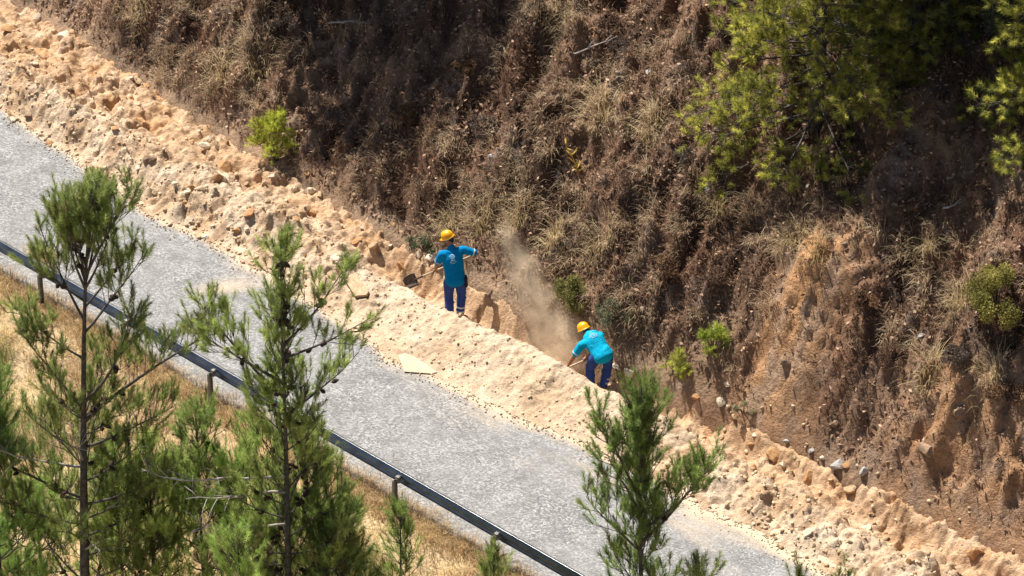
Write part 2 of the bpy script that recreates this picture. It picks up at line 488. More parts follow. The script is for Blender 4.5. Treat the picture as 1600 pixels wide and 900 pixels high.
# ------------------------------------------------------------------ vegetation pieces
def norm(a): return a / np.maximum(np.linalg.norm(a, axis=-1, keepdims=True), 1e-9)
def rand_unit(n):
    return norm(rng.normal(size=(n, 3)))
def needles_mesh(name, P, D, L, n_per, nl, nw, ang, colA, colB, tipcol=None, var=.35):
    colA = np.array(colA) * 1.9; colB = np.array(colB) * 2.1
    """P,D,L: shoots (start, axis, length); a brush of thin needles round each"""
    P = np.asarray(P, float); D = norm(np.asarray(D, float)); L = np.asarray(L, float)
    n = len(P)
    idx = np.repeat(np.arange(n), n_per)
    N = len(idx)
    t = rng.random(N) ** .8
    ax = D[idx]
    rad = rand_unit(N); rad = norm(rad - ax * (rad * ax).sum(1, keepdims=True))
    a = np.radians(rng.uniform(ang[0], ang[1], N)) * (1.15 - .55 * t)
    d = ax * np.cos(a)[:, None] + rad * np.sin(a)[:, None]
    b = P[idx] + ax * (t * L[idx])[:, None]
    ln = nl * rng.uniform(.7, 1.15, N)
    side = norm(np.cross(d, rand_unit(N))) * (nw / 2)
    tip = b + d * ln[:, None] - np.array([0, 0, 1]) * (ln * .08)[:, None]
    V = np.stack([b - side, b + side, tip], 1).reshape(-1, 3)
    F = np.arange(N * 3).reshape(-1, 3)
    f = np.clip(rng.random(n)[idx] * .8 + rng.random(N) * .4 - .1, 0, 1)
    c = lerp(colA, colB, f)
    if tipcol is not None: c = lerp(c, tipcol, (rng.random(n) < .1)[idx] * .8)
    c = c * rng.uniform(1 - var, 1 + var, n)[idx][:, None]
    c = c * .9 + c.mean(1, keepdims=True) * .1
    return np_mesh(name, V, F, np.repeat(c, 3, 0))

CONE = None
def cone_mesh():
    global CONE
    if CONE is None:
        mb = MB()
        prof = [(-.5, .10), (-.36, .36), (-.12, .5), (.15, .40), (.36, .22), (.5, .05)]
        mb.tube([(0, 0, z) for z, r in prof], [r * .72 for z, r in prof], 7)
        o = mb.build('pine_cone', M['cone']); CONE = o.data
        bpy.data.objects.remove(o)
    return CONE

def path(p, d, L, n, up, wob, rs):
    """a limb that starts along d and bends towards the sky by up"""
    pts = [Vector(p)]; d = Vector(d).normalized()
    for i in range(n):
        d = (d + Vector((rs.uniform(-wob, wob), rs.uniform(-wob, wob), up / n + rs.uniform(-wob, wob)))).normalized()
        pts.append(pts[-1] + d * (L / n))
    return pts
def along(pts, s):
    x = s * (len(pts) - 1); i = min(int(x), len(pts) - 2); f = x - i
    return pts[i].lerp(pts[i + 1], f), (pts[i + 1] - pts[i]).normalized()

def pine(label, base, height, r0, seed, crown_from=.2, Lmax=2.0, whorl=.34, group='pine trees below the road', extra=(), dead=(), cones=0, colA=(.075, .105, .026), colB=(.21, .245, .065), shoot=(.20, .36), n_per=64, nl=.125, nw=.0072, top_elev=62, low_elev=12, up_bias=.8, lean=(0, 0), twig_gap=.115, profile=1.0, droop=0.0, gaps=.12, ang=(18, 58), name='pine_tree', per_whorl=(3, 5), only=None, crown_to=1.0, front_gap=.0, tipcol=(.16, .12, .05)):
    rs = random.Random(seed)
    root = tag(empty(name, base), label, 'tree', group)
    tp = []
    n = 14
    for i in range(n + 1):
        s = i / n
        tp.append(Vector((lean[0] * s * s + .02 * height * .1 * math.sin(s * 7 + seed), lean[1] * s * s + .02 * height * .1 * math.cos(s * 5 + seed), s * height)))
    mb = MB(); mb.tube(tp, [max(.012, r0 * (1 - .93 * (i / n) ** .85)) for i in range(n + 1)], 9)
    mb.build('trunk', M['bark'], root)
    SP, SD, SL = [], [], []
    conespots = []
    def shoots(pts, L, dens=1.0, frm=.25):
        gap = twig_gap / dens
        k = max(2, int(L * (1 - frm) / gap))
        for j in range(k + 1):
            s = frm + (1 - frm) * j / k
            p, d = along(pts, min(s, .999))
            out = Vector((rs.uniform(-1, 1), rs.uniform(-1, 1), rs.uniform(-.6, .9)))
            out = (out - d * out.dot(d)).normalized()
            tl = (.12 + .32 * (1 - s) * min(L, 1.6) + rs.uniform(0, .12)) if j < k else .08
            td = (d * .75 + out * .8 + Vector((0, 0, up_bias * .55))).normalized()
            q = p + td * tl
            yield p, q, td, s
            if tl > .26:
                for m in range(2):
                    o2 = Vector((rs.uniform(-1, 1), rs.uniform(-1, 1), rs.uniform(-.4, .8)))
                    p2 = p.lerp(q, rs.uniform(.35, .8)); d2 = (td * .6 + o2 * .6 + Vector((0, 0, up_bias * .4))).normalized()
                    yield p2, p2 + d2 * rs.uniform(.06, .18), d2, s
    def limb(p, d, L, r, up, bare=False, dens=1.0, frm=.25, nseg=7):
        pts = path(p, d, L, nseg, up, .17 if bare else .07, rs)
        lb = MB()
        lb.tube(pts, [max(.006, r * (1 - .85 * i / nseg)) for i in range(nseg + 1)], 5)
        if bare:
            for j in range(9):
                q, dd = along(pts, rs.uniform(.3, .95))
                o = (dd + Vector((rs.uniform(-1, 1), rs.uniform(-1, 1), rs.uniform(-.7, .7)))).normalized()
                lb.tube([q, q + o * rs.uniform(.1, .3), q + o * rs.uniform(.3, .5) + Vector((0, 0, -.05))], [.006, .005, .003], 4)
        else:
            for a, b, dd, s in shoots(pts, L, dens, frm):
                lb.tube([a, b], [.007, .005], 3, False)
                e = (dd + Vector((0, 0, up_bias))).normalized()
                SP.append(b - e * .03); SD.append(e); SL.append(rs.uniform(*shoot))
                if rs.random() < .35:
                    e2 = (e + Vector((rs.uniform(-.7, .7), rs.uniform(-.7, .7), 0))).normalized()
                    SP.append(b - e2 * .03); SD.append(e2); SL.append(rs.uniform(*shoot) * .8)
            for s in (.3, .45, .6): conespots.append(along(pts, s))
        o = lb.build('limb', M['dead'] if bare else M['bark'], root)
        if bare: o['label'] = 'bare pale dead limb'
        return pts
    z = crown_from * height
    az = rs.uniform(0, 6)
    while z < height * crown_to - .25:
        f = (z - crown_from * height) / (height * (1 - crown_from))
        k = rs.randint(*per_whorl)
        az += rs.uniform(.4, .9)
        for j in range(k):
            if rs.random() < gaps: continue
            a = az + j * 2 * math.pi / k + rs.uniform(-.3, .3)
            L = Lmax * ((1 - f) ** profile * .92 + .08) * rs.uniform(.65, 1.1)
            el = R(low_elev + (top_elev - low_elev) * f ** .8 + rs.uniform(-8, 8))
            if rs.random() < front_gap and -math.sin(a) > .6: continue
            if only is not None and math.cos(a - only[0]) < only[1]: continue
            p, _ = along(tp, z / height)
            d = Vector((math.cos(a) * math.cos(el), math.sin(a) * math.cos(el), math.sin(el)))
            limb(p, d, max(.22, L), .007 + .008 * L, .55 - droop, frm=.30 if L > 1 else .2)
        z += whorl * rs.uniform(.7, 1.25) * (1 - .35 * f)
    for (zs, dx, dy, dz, dens) in extra:
        p, _ = along(tp, zs / height)
        d = Vector((dx, dy, dz * .75)); L = Vector((dx, dy, dz)).length
        limb(p, d, L, .010 + .010 * L, .35, dens=dens, frm=.35)
    for (zs, dx, dy, dz) in dead:
        p, _ = along(tp, zs / height)
        limb(p, Vector((dx, dy, dz)), Vector((dx, dy, dz)).length, .026, .1, bare=True)
    # leader and the candles round it
    p, d = along(tp, .985)
    for j in range(7):
        q, _ = along(tp, .999 - .035 * j * 4 / height)
        SP.append(q); SD.append(Vector((rs.uniform(-.4, .4), rs.uniform(-.4, .4), 1))); SL.append(.3)
    me = needles_mesh('crown', [tuple(q) for q in SP], [tuple(q) for q in SD], SL, n_per, nl, nw, ang, colA, colB, tipcol)
    cr = link('crown', me, M['needles'], root)
    rs.shuffle(conespots)
    for (q, dd) in conespots[:cones]:
        for m in range(rs.choice((1, 1, 2, 3))):
            o = link('pine_cone', cone_mesh(), None, root, q + Vector((rs.uniform(-.06, .06), rs.uniform(-.06, .06), rs.uniform(-.06, .03))))
            sc = rs.uniform(.085, .125); o.scale = (sc, sc, sc * 1.15)
            o.rotation_euler = (rs.uniform(.6, 2.4), rs.uniform(-.6, .6), rs.uniform(0, 6))
    return root

def shrub(name, label, cat, base, rx, rz, seed, colA, colB, clumps=16, leaf=.03, per=900, needle=False, group=None, flat=.75, twigs=10, dead=False):
    rs = random.Random(seed)
    root = tag(empty(name, base), label, cat, group)
    mb = MB()
    C = []
    for i in range(clumps):
        a = rs.uniform(0, 2 * math.pi); el = rs.uniform(-.05, 1.0)
        rr = rs.uniform(.45, 1.0)
        c = Vector((math.cos(a) * math.cos(el * 1.4) * rx * rr, math.sin(a) * math.cos(el * 1.4) * rx * rr, rz * (.25 + .7 * el) * (.75 + .3 * rr)))
        C.append(c)
        m = Vector((c.x * .4, c.y * .4, c.z * .5 + .02))
        mb.tube([(0, 0, -.06), m, c], [.014, .009, .004], 5)
    mb.build('stem', M['bark'], root)
    if needle:
        P, D, L = [], [], []
        for c in C:
            for j in range(per):
                o = Vector((rs.gauss(0, 1), rs.gauss(0, 1), rs.gauss(.35, .8))).normalized()
                d = (o + c.normalized() * .6 + Vector((0, 0, .25))).normalized()
                P.append(c + o * rs.uniform(0, .26) * rx); D.append(d); L.append(rs.uniform(.06, .14))
        me = needles_mesh('foliage', [tuple(p) for p in P], [tuple(p) for p in D], L, 34, leaf, .0085, (20, 80), colA, colB)
    else:
        n = clumps * per
        ci = np.repeat(np.arange(clumps), per)
        Cn = np.array([tuple(c) for c in C])
        o = rand_unit(n) * (rng.random(n) ** .45)[:, None] * np.array([rx * .27, rx * .27, rz * .25])
        p = Cn[ci] + o
        d = norm(rand_unit(n) + np.array([0, 0, .5])); sd = norm(np.cross(d, rand_unit(n)))
        ln = leaf * rng.uniform(.6, 1.3, n)[:, None]
        V = np.stack([p, p + d * ln * .5 + sd * ln * .32, p + d * ln, p + d * ln * .5 - sd * ln * .32], 1).reshape(-1, 3)
        c = lerp(colA, colB, np.clip(rng.random(clumps)[ci] * .6 + rng.random(n) * .5, 0, 1))
        me = np_mesh('foliage', V, np.arange(n * 4).reshape(-1, 4), np.repeat(c, 4, 0))
    link('foliage', me, M['leaves'], root)
    return root

def blades(P, H, Wd, lean_dir, bend, c):
    """curved grass blades: 3 rungs and a tip each"""
    n = len(P)
    d = norm(lean_dir)
    sd = norm(np.cross(np.array([0, 0, 1.0])[None] + 0 * d, d) + 1e-4 * rand_unit(n))
    up = np.array([0, 0, 1.0])
    rows = []
    for s, wd in ((0, 1.0), (.4, .8), (.75, .5)):
        hz = H * (s - .45 * bend * s * s)
        ox = H * bend * (s * .35 + s * s * .65)
        q = P + up * hz[:, None] + d * ox[:, None]
        rows += [q - sd * (Wd * wd / 2)[:, None], q + sd * (Wd * wd / 2)[:, None]]
    hz = H * (1 - .45 * bend - .25 * bend * bend); ox = H * bend * 1.08
    rows.append(P + up * hz[:, None] + d * ox[:, None])
    V = np.stack(rows, 1)
    k = np.arange(n)[:, None] * 7
    T = np.array([[0, 1, 3], [0, 3, 2], [2, 3, 5], [2, 5, 4], [4, 5, 6]])
    F = (k[:, :, None] + T[None]).reshape(-1, 3)
    return V.reshape(-1, 3), F, np.repeat(c, 7, 0)
def tuft_field(name, u, v, size, nb, colA, colB, width=.006, downhill=None, mat=None, parent=None, origin=None, spread=.35, z=None, stiff=.0):
    m = len(u)
    idx = np.repeat(np.arange(m), nb)
    N = len(idx)
    x, y = to_xy(u, v)
    zz = ground(u, v) if z is None else z
    base = np.stack([x, y, zz], -1)
    off = rng.normal(size=(N, 2)) * (size[idx] * spread * .45)[:, None]
    P = base[idx].copy(); P[:, 0] += off[:, 0]; P[:, 1] += off[:, 1]
    uu, vv = to_uv(P[:, 0], P[:, 1])
    P[:, 2] = ground(uu, vv) - .01
    ld = np.concatenate([off / np.maximum(size[idx], .05)[:, None] * 2.2 + rng.normal(size=(N, 2)) * .5, np.zeros((N, 1))], 1)
    if downhill is not None: ld[:, :2] += downhill[None]
    H = size[idx] * rng.uniform(.55, 1.15, N)
    bend = np.clip(rng.uniform(.25, 1.0, N) - stiff, .05, 1)
    f = np.clip(rng.random(m)[idx] * .75 + rng.random(N) * .35, 0, 1)
    c = lerp(colA, colB, f) * rng.uniform(.8, 1.2, m)[idx][:, None]
    V, F, C = blades(P, H, width * rng.uniform(.7, 1.4, N), ld, bend, c)
    if origin is not None: V = V - np.array(origin)
    me = np_mesh(name, V, F, C)
    return link(name, me, mat or M['grass'], parent)
DH = -DV
def sprinkle(n, u0, u1, v0, v1, dens):
    u = rng.uniform(u0, u1, n * 4); v = rng.uniform(v0, v1, n * 4)
    k = rng.random(n * 4) < np.clip(dens(u, v), 0, 1)
    return u[k][:n], v[k][:n]
def bareness(u, v):
    return np.clip(1.25 * np.exp(-((u - 6.5) / 1.05) ** 2) * (1 - sm(1.5, 2.2, v - foot(u))) + .8 * sm(8.4, 9.6, u) * (1 - sm(.9, 1.7, v)), 0, 1)
def strawy(u, v):   # where pale grass grows
    g = .55 * sm(.1, .6, fbm(u * .6 + 4, v * .6, 120, 3))
    for (px, py, r) in STRAW: g = np.maximum(g, np.exp(-(((u - px) ** 2 + (v - py) ** 2) / r ** 2)))
    return g * (1 - bareness(u, v)) * (1 - .85 * np.exp(-(((u + 5.2) / 1.5) ** 2)))
STRAW = []
for (px, py, r) in ((690, 350, .9), (800, 330, 1.0), (870, 400, .8), (960, 180, .8), (1010, 200, .9), (350, 120, 1.2), (300, 60, 1.0), (250, 100, .8), (410, 90, .7), (1180, 300, .7), (1240, 380, .6), (1450, 400, .7), (1480, 470, .6), (790, 60, .7), (880, 60, .6), (590, 250, .5), (740, 380, .7), (1000, 400, .8), (1060, 340, .6), (950, 460, .7)):
    a, b, _ = on_ground(px, py); STRAW.append((a, b, r))
GU0, GU1, GV0, GV1 = -15.5, 14.5, -.6, 8.3
u, v = sprinkle(1900, GU0, GU1, GV0, GV1, lambda a, b: (.85 * strawy(a, b) + .03) * sm(.05, .4, b - foot(a)))
tag(tuft_field('dry_hill_grass', u, v, rng.uniform(.16, .42, len(u)), 34, (.22, .15, .09), (.68, .53, .35), .0085, DH * .9), kind='stuff')
u, v = sprinkle(8500, GU0, GU1, GV0, GV1, lambda a, b: (.25 + .75 * litter(a, b)) * (1 - .93 * bareness(a, b)) * sm(.05, .5, b - foot(a)))
tag(tuft_field('dead_brush', u, v, rng.uniform(.08, .24, len(u)), 20, (.055, .033, .022), (.36, .215, .13), .010, DH * .15, spread=1.1), kind='stuff')
# leaf litter and twigs on the bank
u, v = sprinkle(100000, GU0, GU1, -.5, GV1, lambda a, b: (1 - .8 * bareness(a, b)) * (b > foot(a) + .15))
n = len(u)
x, y = to_xy(u, v)
p = np.stack([x, y, ground(u, v) + .015 + .03 * rng.random(n)], -1)
d = norm(rand_unit(n) * np.array([1, 1, .6])); sd = norm(np.cross(d, rand_unit(n)))
ln = rng.uniform(.03, .11, n)[:, None]
V = np.stack([p, p + d * ln * .5 + sd * ln * .28, p + d * ln, p + d * ln * .5 - sd * ln * .28], 1).reshape(-1, 3)
c = lerp((.12, .062, .036), (.66, .45, .30), rng.random(n) ** 2.0)
tag(link('leaf_litter', np_mesh('leaf_litter', V, np.arange(n * 4).reshape(-1, 4), np.repeat(c, 4, 0)), M['grass']), kind='stuff')
# verge grass: golden stubble below the guard rail
u, v = sprinkle(6500, -15, 13, -13.5, VE + .12, lambda a, b: .35 + .65 * sm(-.3, .3, fbm(a * .9, b * .9, 110, 3)))
tag(tuft_field('golden_verge_grass', u, v, rng.uniform(.12, .30, len(u)), 22, (.52, .37, .17), (.88, .70, .38), .007, None, spread=.7), kind='stuff')
u, v = sprinkle(650, -15, 13, -12.5, VE, lambda a, b: np.exp(-((b - VE + .25) / .3) ** 2) + sm(.0, .5, fbm(a * .6 + 8, b * .6, 112, 3)))
tag(tuft_field('russet_rail_shade_brush', u, v, rng.uniform(.20, .42, len(u)), 30, (.22, .125, .06), (.40, .24, .11), .007, None, spread=.8), kind='stuff')  # russet band below the rail paints its shadow; elsewhere scattered brush
u, v = sprinkle(2600, -10, 9, -13.5, -7.4, lambda a, b: sm(.0, .45, fbm(a * .55 + 2, b * .55, 113, 3)))
tag(tuft_field('green_verge_grass', u, v, rng.uniform(.2, .42, len(u)), 30, (.12, .155, .035), (.29, .30, .09), .007, None, spread=.6, stiff=.25), kind='stuff')

u = rng.uniform(-15, 13, 1500); v = VE + rng.normal(.0, .13, 1500)
tag(tuft_field('roadside_grass', u, v, rng.uniform(.10, .30, 1500), 26, (.22, .125, .06), (.62, .44, .22), .007, None, spread=.8), kind='stuff')
# the larger straw tussocks, one by one
TUS = [(752, 350, .5, 'pale straw tussock right of the standing worker'), (700, 352, .45, 'straw tussock behind the yellow helmet of the standing worker'), (812, 330, .5, 'large straw tussock above the dust cloud'), (866, 372, .45, 'straw tussock just right of the dust plume'),
       (935, 395, .5, 'drooping straw tussock above the dull green shrub'), (940, 180, .55, 'pale tussock high on the bank near the white stone'), (1015, 205, .5, 'straw tussock spilling over the brown ledge'), (880, 45, .45, 'straw tussock near the top edge of the bank'),
       (345, 120, .55, 'wide straw tussock above the stony spoil'), (400, 110, .6, 'long-bladed tussock beside the burnt strip'), (212, 15, .45, 'pale tussock at the top of the far bank'), (1240, 382, .5, 'long arching tussock over the bare cut'), (1275, 395, .4, 'golden tussock over the bare cut'),
       (1440, 400, .5, 'pale tussock left of the olive bush'), (1500, 480, .5, 'grey straw tussock under the olive bush'), (1450, 590, .5, 'bleached tussock on the rock outcrop'), (1550, 585, .4, 'small pale tussock near the shaded edge'), (1120, 330, .45, 'golden tussock under the pine boughs')]
for px, py, sz, lab in TUS:
    a, b, q = on_ground(px, py)
    o = tuft_field('grass_tussock', np.array([a]), np.array([b]), np.array([sz]), 150, (.40, .30, .15), (.66, .54, .31), .008, DH * .5, spread=.5, origin=tuple(q))
    o.location = q
    tag(o, lab, 'grass tussock', 'straw tussocks on the bank')

# ------------------------------------------------------------------ rocks
def rock_mesh(seed, sub=2, flat=.7):
    import bmesh
    bm = bmesh.new(); bmesh.ops.create_icosphere(bm, subdivisions=sub, radius=.5)
    rs = random.Random(seed)
    planes = [(Vector((rs.gauss(0, 1), rs.gauss(0, 1), rs.gauss(0, 1))).normalized(), rs.uniform(.20, .38)) for _ in range(12)]
    for vt in bm.verts:
        for nn, h in planes:
            dd = vt.co.dot(nn)
            if dd > h: vt.co -= nn * (dd - h)
        vt.co *= 1 + .08 * math.sin(vt.co.x * 9 + seed) * math.cos(vt.co.y * 8 + seed)
        vt.co.z *= flat
    me = bpy.data.meshes.new('rock'); bm.to_mesh(me); bm.free()
    me.polygons.foreach_set('use_smooth', np.zeros(len(me.polygons), bool))
    return me
def coloured(me, c):
    a = me.color_attributes.new('Col', 'FLOAT_COLOR', 'POINT')
    a.data.foreach_set('color', np.tile(np.array([*c, 1], np.float32), len(me.vertices)))
    return me
TONES = {'tan': (.52, .37, .22), 'pale': (.66, .55, .40), 'orange': (.48, .27, .13), 'brown': (.30, .20, .13), 'grey': (.40, .38, .36), 'white': (.66, .57, .44)}
RM = {k: [coloured(rock_mesh(10 + i + 20 * j, 2, .6 + .1 * i), c) for i in range(4)] for j, (k, c) in enumerate(TONES.items())}
for k in RM:
    for me in RM[k]: me.materials.append(M['rock'])
def rock(px, py, size, tone, label, group, rs, sink=.25, name='rock', stretch=1.0, at=None):
    a, b, q = on_ground(px, py) if at is None else (at[0], at[1], pt(*at))
    o = link(name, rs.choice(RM[tone]))
    if b > float(foot(a)) + .25: sink = .55
    o.location = q + Vector((0, 0, size * (.3 - sink)))
    o.scale = (size * stretch, size * rs.uniform(.75, 1.0), size * rs.uniform(.8, 1.0))
    o.rotation_euler = (rs.uniform(-.4, .4), rs.uniform(-.4, .4), rs.uniform(0, 6.3))
    return tag(o, label, name, group)
rs = random.Random(5)
for px, py, s, tn, lab in [
    (320, 372, .17, 'white', 'white stone lying alone on the asphalt edge'), (300, 344, .11, 'grey', 'small grey stone on the asphalt near the left pine'), (345, 382, .11, 'tan', 'small tan stone at the asphalt edge beside the rubble'),
    (46, 181, .26, 'brown', 'brown boulder at the road edge, far up the road'), (368, 362, .26, 'orange', 'orange rock on top of the little rock pile by the road'), (374, 378, .22, 'brown', 'brown rock lowest in the little rock pile by the road'), (355, 372, .16, 'tan', 'small tan rock in the little rock pile by the road'),
    (236, 250, .34, 'brown', 'dark overhanging rock in the rubble above the left pine'), (352, 262, .42, 'orange', 'big orange boulder below the yellow-green bush'), (340, 278, .30, 'orange', 'orange boulder in front of the biggest one below the yellow-green bush'), (322, 228, .30, 'pale', 'pale blocky rock left of the yellow-green bush'),
    (180, 150, .30, 'tan', 'tan rock half buried halfway up the rubble'), (110, 140, .26, 'brown', 'brown rock in the far rubble above the grey road'), (60, 28, .32, 'pale', 'pale square block at the far end of the spoil'), (100, 57, .34, 'pale', 'pale boulder against the dry bank at the far end'), (85, 50, .2, 'tan', 'tan rock touching the pale boulder at the far end'),
    (12, 45, .36, 'orange', 'orange rock slab at the far corner of the spoil'), (205, 122, .22, 'pale', 'pale rock at the foot of the dry bank above the rubble'), (215, 128, .24, 'tan', 'tan rock at the foot of the dry bank above the rubble'), (230, 135, .20, 'orange', 'small orange rock at the foot of the dry bank'),
    (390, 332, .34, 'orange', 'wide orange rock in the rubble between bush and road'), (486, 300, .28, 'pale', 'pale rock at the foot of the burnt bank'), (500, 306, .22, 'tan', 'flat tan rock at the foot of the burnt bank'), (560, 378, .34, 'orange', 'orange clod overhanging the dug pit'), (585, 385, .30, 'tan', 'tan clod at the edge of the dug pit'),
    (525, 402, .26, 'pale', 'pale rock above the tilted stone slab'), (530, 420, .22, 'orange', 'small orange rock above the tilted stone slab'), (628, 415, .28, 'orange', 'orange rock beside the raised shovel blade'), (674, 400, .34, 'white', 'white boulder behind the standing worker'), (655, 398, .22, 'pale', 'pale rock left of the white boulder behind the worker'), (684, 416, .22, 'pale', 'pale rock right under the white boulder behind the worker'),
    (660, 420, .20, 'tan', 'tan rock under the white boulder behind the worker'), (720, 494, .16, 'tan', 'tan stone at the feet of the standing worker'), (985, 585, .34, 'pale', 'pale rock ledge beside the stooping worker'), (965, 575, .24, 'pale', 'pale rock close behind the stooping worker'), (1010, 600, .26, 'tan', 'tan rock on the lip right of the stooping worker'),
    (1208, 713, .40, 'orange', 'big orange boulder on the trench lip'), (1265, 745, .32, 'orange', 'orange clod on the lip below the biggest boulder'), (1330, 765, .32, 'tan', 'tan clod on the lip left of the dry bank foot'), (1525, 865, .40, 'orange', 'rounded orange boulder low on the spoil bank'), (1212, 842, .14, 'brown', 'small brown stone at the road edge by the rubble'),
    (1135, 790, .16, 'tan', 'tan stone at the road edge right of the lone pine'), (1268, 704, .18, 'grey', 'grey stone in shade at the foot of the cut'), (1310, 728, .34, 'grey', 'large grey boulder in shade at the foot of the cut'), (1350, 738, .30, 'grey', 'grey boulder right of the largest one under the cut'), (1285, 715, .14, 'white', 'small white stone in shade under the cut'), (1230, 690, .18, 'grey', 'grey stone left in the shade of the cut'),
    (784, 357, .30, 'pale', 'pale boulder at the top of the dust cloud'), (1106, 292, .22, 'grey', 'grey stone jutting from the bank among brush'), (964, 205, .12, 'white', 'tiny white stone high on the bank'), (1392, 377, .20, 'white', 'white stone in the deep shade under the pines'), (655, 55, .34, 'brown', 'brown rock face high in the burnt strip'), (1018, 105, .34, 'grey', 'dark grey rock outcrop under the big pine'), (870, 265, .34, 'grey', 'grey rock in the middle of the bank below a dry stalk'),
    (1450, 690, .5, 'brown', 'brown rock knob on the layered outcrop'), (1500, 630, .45, 'brown', 'brown rock knob up the outcrop'), (1230, 560, .26, 'brown', 'rounded rock bulge in the bare cut'), (770, 240, .26, 'grey', 'grey rock above the straw grass in mid bank'), (1440, 520, .22, 'grey', 'grey rock left below the olive bush'), (1305, 655, .3, 'brown', 'brown rock at the base of the bare cut')]:
    rock(px, py, s, tn, lab, 'single rocks of the site', rs)
MARKS = [((60, 28), 'the pale square block at the far end'), ((100, 57), 'the pale boulder by the dry bank'), ((110, 140), 'the brown rock above the grey road'), ((46, 181), 'the brown boulder at the road edge'), ((180, 150), 'the half buried rock'),
         ((236, 250), 'the dark overhanging rock'), ((215, 128), 'the rocks under the dry bank'), ((322, 228), 'the pale blocky rock by the bush'), ((352, 262), 'the big orange boulder below the bush'), ((430, 250), 'the yellow-green bush'), ((320, 372), 'the white stone on the asphalt'), ((368, 362), 'the little rock pile by the road'),
         ((390, 332), 'the wide orange rock in the rubble'), ((486, 300), 'the pale rock under the burnt bank'), ((556, 455), 'the tilted stone slab'), ((560, 378), 'the clod overhanging the dug pit'), ((640, 430), 'the raised shovel blade'), ((674, 400), 'the white boulder behind the worker'), ((705, 490), 'the standing worker'),
         ((940, 600), 'the stooping worker'), ((1060, 590), 'the yellowish seedling'), ((1135, 790), 'the tan stone at the lower road edge'), ((1162, 645), 'the pale bush under the cut'), ((1208, 713), 'the big orange boulder on the lip'), ((1310, 728), 'the large grey boulder under the cut'), ((1265, 745), 'the orange clod on the lip'), ((1330, 765), 'the tan clod on the lip'), ((1212, 842), 'the small brown stone at the road edge'), ((1450, 690), 'the rock knob on the outcrop'), ((1525, 865), 'the rounded orange boulder'), ((1400, 870), 'the rubble heap beside the lower road')]
MARKS = [(on_ground(*p_)[:2], t_) for p_, t_ in MARKS]
def where(a, b, sz, tn, noun):
    (ma, mb_), nm_ = min(MARKS, key=lambda m_: (m_[0][0] - a) ** 2 + (m_[0][1] - b) ** 2)
    da, db = a - ma, b - mb_
    rel = ('close beside' if math.hypot(da, db) < .35 else ('down the road from' if da > 0 else 'up the road from') if abs(da) > abs(db) * 1.3 else ('on the hill side of' if db > 0 else 'on the road side of'))
    t_ = ('tiny ' if sz < .105 else 'small ' if sz < .14 else 'fist-sized ' if sz < .19 else 'head-sized ') + tn + ' ' + noun + ' ' + rel + ' ' + nm_
    return t_
zones = [('far rubble', -14, -8.5, -2.6, -.2, 60, 'fist-sized tan rock in the far rubble beside the road', 'loose rocks in the far rubble'),
         ('mid rubble', -8.5, -2.4, -2.5, -.2, 80, 'tan rock in the rubble between the bush and the workers', 'loose rocks in the near rubble'),
         ('lip', 4, 13, -1.0, -.05, 50, 'tan clod on the trench lip below the cut', 'clods along the trench lip'),
         ('low rubble', 6.5, 13, -2.6, -1.2, 42, 'pale clod in the heap of rubble beside the lower road', 'clods in the lower heap')]
for nm, u0, u1, v0, v1, k, lab, grp in zones:
    for i in range(k):
        a, b = rs.uniform(u0, u1), rs.uniform(v0, v1)
        tn = 'grey' if nm == 'bank foot' else rs.choice(('tan', 'tan', 'pale', 'orange'))
        sz = .09 + .16 * rs.random() ** 2
        rock(0, 0, sz, tn, where(a, b, sz, tn, 'stone' if nm == 'bank foot' else 'clod' if nm in ('lip', 'low rubble') else 'rock'), 'loose rocks on the spoil', rs, at=(a, b), sink=.3)
# gravel and crumbs too small to tell apart
def crumbs(name, u, v, size, colA, colB):
    t = (1 + 5 ** .5) / 2
    I = np.array([[-1, t, 0], [1, t, 0], [-1, -t, 0], [1, -t, 0], [0, -1, t], [0, 1, t], [0, -1, -t], [0, 1, -t], [t, 0, -1], [t, 0, 1], [-t, 0, -1], [-t, 0, 1]]) / 3.8
    T = np.array([[0, 11, 5], [0, 5, 1], [0, 1, 7], [0, 7, 10], [0, 10, 11], [1, 5, 9], [5, 11, 4], [11, 10, 2], [10, 7, 6], [7, 1, 8], [3, 9, 4], [3, 4, 2], [3, 2, 6], [3, 6, 8], [3, 8, 9], [4, 9, 5], [2, 4, 11], [6, 2, 10], [8, 6, 7], [9, 8, 1]])
    n = len(u); x, y = to_xy(u, v)
    P = np.stack([x, y, ground(u, v) + size * np.where(v > foot(u) + .2, -.25, .1)], -1)
    J = I[None] * rng.uniform(.6, 1.3, (n, 12, 1)) * size[:, None, None]
    a = rng.uniform(0, 6.3, n); ca, sa = np.cos(a)[:, None], np.sin(a)[:, None]
    J = np.stack([J[..., 0] * ca - J[..., 1] * sa, J[..., 0] * sa + J[..., 1] * ca, J[..., 2] * .75], -1)
    V = (P[:, None] + J).reshape(-1, 3)
    F = (np.arange(n)[:, None, None] * 12 + T[None]).reshape(-1, 3)
    c = lerp(colA, colB, rng.random(n))
    return tag(link(name, np_mesh(name, V, F, np.repeat(c, 12, 0)), M['rock']), kind='stuff')
u = rng.uniform(-15, 14.5, 16000); v = road_edge(u) - .08 + np.abs(rng.normal(0, 1, 16000)) * 1.0
k = v < .4; u, v = u[k], v[k]
k = (rng.random(len(u)) < np.where((u > -2.8) & (u < 5.2), .14, .26)); u, v = u[k], v[k]
k = (rng.random(4200)); ub = rng.uniform(-3.2, 5.8, 4200); vb = road_edge(ub) + .1 + (trench_v(ub) - .3 - road_edge(ub)) * rng.random(4200)
kk = rng.random(4200) < np.clip(.05 + .9 * fbm(ub * 1.3, vb * 1.3, 140, 2), .02, 1)
crumbs('dark_crumbs', ub[kk], vb[kk], (.015 + .045 * rng.random(4200) ** 3)[kk], (.34, .23, .13), (.54, .40, .26))
